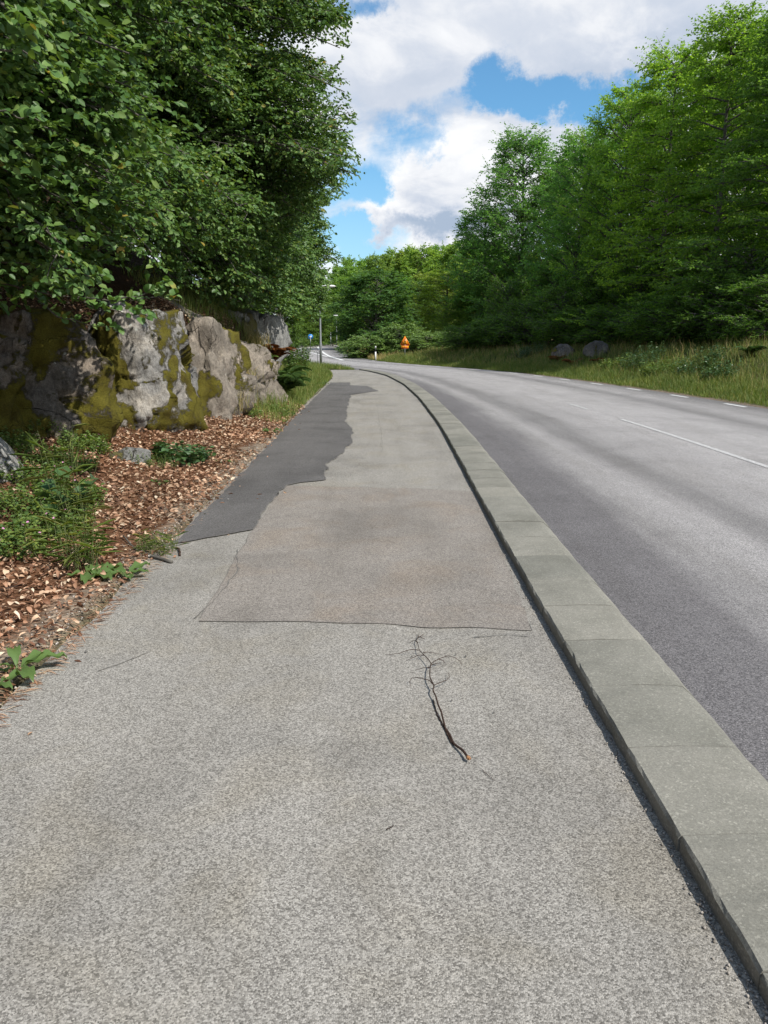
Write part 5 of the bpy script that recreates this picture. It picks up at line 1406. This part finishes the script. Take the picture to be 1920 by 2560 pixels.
# ------------------------------------------------------------------ lamps, signs, posts
def lamp(label, x, y, H, arm, head, rz=0.0, r0=0.055):
    z = float(terrain(x, y)) if y < 100 else float(terrain(x, y)); t = thing('street_lamp', label, 'lamp', (x, y, z), rz, 'street lamps')
    mb = MB(); mb.tube([(0, 0, -0.2), (0, 0, 1.2), (0, 0, 1.25), (0, 0, H - 0.1), (0, 0, H)], [r0 * 1.25, r0 * 1.25, r0, r0 * 0.7, r0 * 0.7], 12)
    add('pole', mb.mesh('pole', smooth=False), M['steel'], t)
    mb = MB(); mb.tube([(0, 0, H - 0.03), (arm * 0.4, 0, H + 0.04), (arm, 0, H + 0.06)], [r0 * 0.55] * 3, 8); add('arm', mb.mesh('arm', smooth=True), M['steel'], t)
    mb = MB(); k = np.linspace(-1, 1, 11); P = np.stack([arm + 0.02 + head * (k + 1) / 2 * 1.0, 0 * k, H + 0.06 + 0 * k], 1)
    mb.tube(P, 0.02 + 0.11 * np.sqrt(np.clip(1 - k ** 2, 0, 1)) * (head / 0.75), 12); me = mb.mesh('lamp_head', smooth=True)
    v = np.empty(len(me.vertices) * 3, np.float32); me.vertices.foreach_get('co', v); v = v.reshape(-1, 3); v[:, 2] = H + 0.06 + (v[:, 2] - H - 0.06) * 0.55; me.vertices.foreach_set('co', v.ravel()); me.update()
    add('lamp_head', me, M['white'], t)
lp = (-3.36, 41.3); Hl = height_for(803, 718, 41.3, *lp)
lamp('street lamp with flat white head standing where the footpath ends', lp[0], lp[1], Hl, 0.08, 0.75, math.radians(12))
x = at_px(843, 110); lamp('distant street lamp before the dark trees beyond the bend', x - 0.0, 110, height_for(843, 790, 110, x, 110), -0.5, 0.9)
for i, (px, Y, top) in enumerate([(828, 118, 832), (867, 128, 832), (860, 134, 830)]):
    x = at_px(px, Y); z = float(terrain(x, Y)); mb = MB(); H = height_for(px, top, Y, x, Y)
    mb.tube([(0, 0, -0.3), (0, 0, H)], [0.09, 0.07], 8); mb.tube([(0, 0, H), (0, 0, H + 0.05)], [0.1, 0.06], 8)
    add('grey_post', mb.mesh('grey_post'), M['steel'], None, (x, Y, z), ['thin grey post at the corner of the side road', 'thicker grey post at the right of the side road', 'grey post behind the side road against the meadow'][i], 'post', 'posts by the side road')
# dark bin by the side road
x = at_px(861, 131); z = float(terrain(x, 131)); t = thing('litter_bin', 'small dark bin beside the post at the side road', 'bin', (x, 131, z)); mb = MB(); mb.tube([(0, 0, 0), (0, 0, 0.85), (0, 0, 0.9)], [0.36, 0.42, 0.3], 12); add('body', mb.mesh('bin_body'), M['black'], t)
mb = MB(); mb.tube([(0, 0, 0.95), (0, 0, 1.05)], [0.45, 0.3], 12); add('lid', mb.mesh('bin_lid'), M['steel'], t)


def triangle(s, zc): h = s * math.sqrt(3) / 2; return [(-s / 2, zc - h / 3), (s / 2, zc - h / 3), (0, zc + 2 * h / 3)]
def warning_sign():
    Y = 54.5; x = at_px(1012, Y); z = float(terrain(x, Y)); c = ptd(1012, 855, Y); zc = c[2] - z; s = 0.62
    t = thing('warning_sign', 'orange-yellow triangular warning sign with red border in front of the willow scrub', 'sign', (x, Y, z), 0.05)
    mb = MB(); mb.tube([(0, 0.03, -0.2), (0, 0.03, zc + 0.25)], [0.03, 0.03], 8); add('post', mb.mesh('post'), M['steel'], t)
    mb = MB(); mb.plate(triangle(s, zc), 0.012, 0.0); add('border', mb.mesh('border'), M['signred'], t)
    mb = MB(); mb.plate(triangle(s * 1.16, zc), 0.018, 0.013); add('rim', mb.mesh('rim'), M['signyellow'], t)
    mb = MB(); mb.plate(triangle(s * 0.72, zc), -0.001, -0.005); f = add('face', mb.mesh('face'), M['signyellow'], t)
    b = zc - s * 0.72 * 0.2887
    mb = MB(); mb.plate([(0.03 * math.cos(a), b + 0.30 + 0.03 * math.sin(a)) for a in np.linspace(0, 6.283, 10, endpoint=False)], -0.006, -0.010)
    mb.plate([(-0.05, b + 0.13), (0.05, b + 0.13), (0.035, b + 0.27), (-0.035, b + 0.27)], -0.006, -0.010)
    mb.plate([(-0.085, b + 0.02), (-0.045, b + 0.02), (-0.005, b + 0.13), (-0.05, b + 0.13)], -0.0062, -0.0098); mb.plate([(0.045, b + 0.02), (0.085, b + 0.02), (0.05, b + 0.13), (0.005, b + 0.13)], -0.0062, -0.0098)
    add('pictogram', mb.mesh('pictogram'), M['black'], f)
    zb = zc - s * 0.2887 * 1.16 - 0.02
    mb = MB(); mb.plate([(-0.26, zb - 0.21), (0.26, zb - 0.21), (0.26, zb), (-0.26, zb)], 0.012, 0.0); p = add('lower_panel', mb.mesh('lower_panel'), M['signyellow'], t)
    mb = MB()
    for lo, hi in (((-0.26, -0.004, zb - 0.21), (0.26, 0.0 - 0.001, zb - 0.18)), ((-0.26, -0.004, zb - 0.03), (0.26, -0.001, zb))): mb.box(lo, hi)
    for k in (-0.13, 0.0, 0.13): mb.box((k - 0.035, -0.004, zb - 0.13), (k + 0.035, -0.001, zb - 0.085))
    add('panel_marks', mb.mesh('panel_marks'), M['signred'], p)
warning_sign()

def marker_post():
    Y = 57.5; x = at_px(939, Y) + 0.0; x = max(x, float(RIGHT(Y)) + 0.25); z = float(terrain(x, Y))
    t = thing('marker_post', 'white roadside marker post with dark reflector band at the bend', 'post', (x, Y, z))
    mb = MB(); mb.tube([(0, 0, -0.1), (0, 0, 0.62)], [0.06, 0.055], 10); add('lower_body', mb.mesh('lower_body'), M['white'], t)
    mb = MB(); mb.tube([(0, 0, 0.62), (0, 0, 0.88)], [0.056, 0.055], 10); add('reflector_band', mb.mesh('band'), M['black'], t)
    mb = MB(); mb.tube([(0, 0, 0.88), (0, 0, 1.0), (0, 0, 1.03)], [0.055, 0.053, 0.03], 10); add('cap', mb.mesh('cap'), M['white'], t)
marker_post()

def blue_sign():
    Y = 96; x = at_px(778, Y); z = float(terrain(x, Y)); c = ptd(778, 842, Y); zc = c[2] - z
    t = thing('round_sign', 'round blue sign on a thin grey post left of the far road', 'sign', (x, Y, z))
    mb = MB(); mb.tube([(0, 0.03, -0.2), (0, 0.03, zc + 0.2)], [0.04, 0.04], 8); add('post', mb.mesh('post'), M['steel'], t)
    mb = MB(); mb.plate([(0.33 * math.cos(a), zc + 0.33 * math.sin(a)) for a in np.linspace(0, 6.283, 24, endpoint=False)], 0.02, 0.0); d = add('disc', mb.mesh('disc'), M['signblue'], t)
    mb = MB(); mb.box((-0.16, -0.006, zc - 0.05), (0.10, -0.002, zc + 0.05)); mb.plate([(0.06, zc - 0.13), (0.2, zc), (0.06, zc + 0.13)], -0.0065, -0.0015); add('arrow', mb.mesh('arrow'), M['white'], d)
blue_sign()
for i, (x, y) in enumerate([(-2.87, 45.8), (-2.5, 44.4)]):
    x = float(ROUT(y)) - 0.35; z = float(terrain(x, y)); mb = MB(); mb.tube([(0, 0, -0.1), (0, 0, 0.85), (0, 0, 0.88)], [0.018, 0.016, 0.008], 8); mb.box((-0.03, -0.012, 0.72), (0.03, 0.012, 0.84))
    add('edge_stake', mb.mesh('edge_stake'), M['steel'], None, (x, y, z), 'thin grey stake in the low grass between path end and road', 'stake', 'stakes at the end of the footpath')
# pale kerb stones of the far right corner
k = thing('far_kerb', 'row of pale kerb stones along the far right road edge', 'kerb', (float(RIGHT(80)), 80, float(road_z(80))))
bm = bmesh.new(); bmesh.ops.create_cube(bm, size=1.0); bmesh.ops.scale(bm, vec=(0.22, 0.92, 0.3), verts=bm.verts); bmesh.ops.bevel(bm, geom=bm.edges[:], offset=0.03, segments=1); me = bpy.data.meshes.new('kerb_stone'); bm.to_mesh(me); bm.free()
y = 68.0
while y < 112:
    dx = float(RIGHT(y + 0.5) - RIGHT(y - 0.5)); b = add('kerb_stone', me, M['kerbwhite'], k)
    b.location = (float(RIGHT(y)) + 0.10 - k.location.x, y - 80, float(road_z(y)) - k.location.z); b.rotation_euler = (0, 0, math.atan2(-dx, 1)); y += 1.0
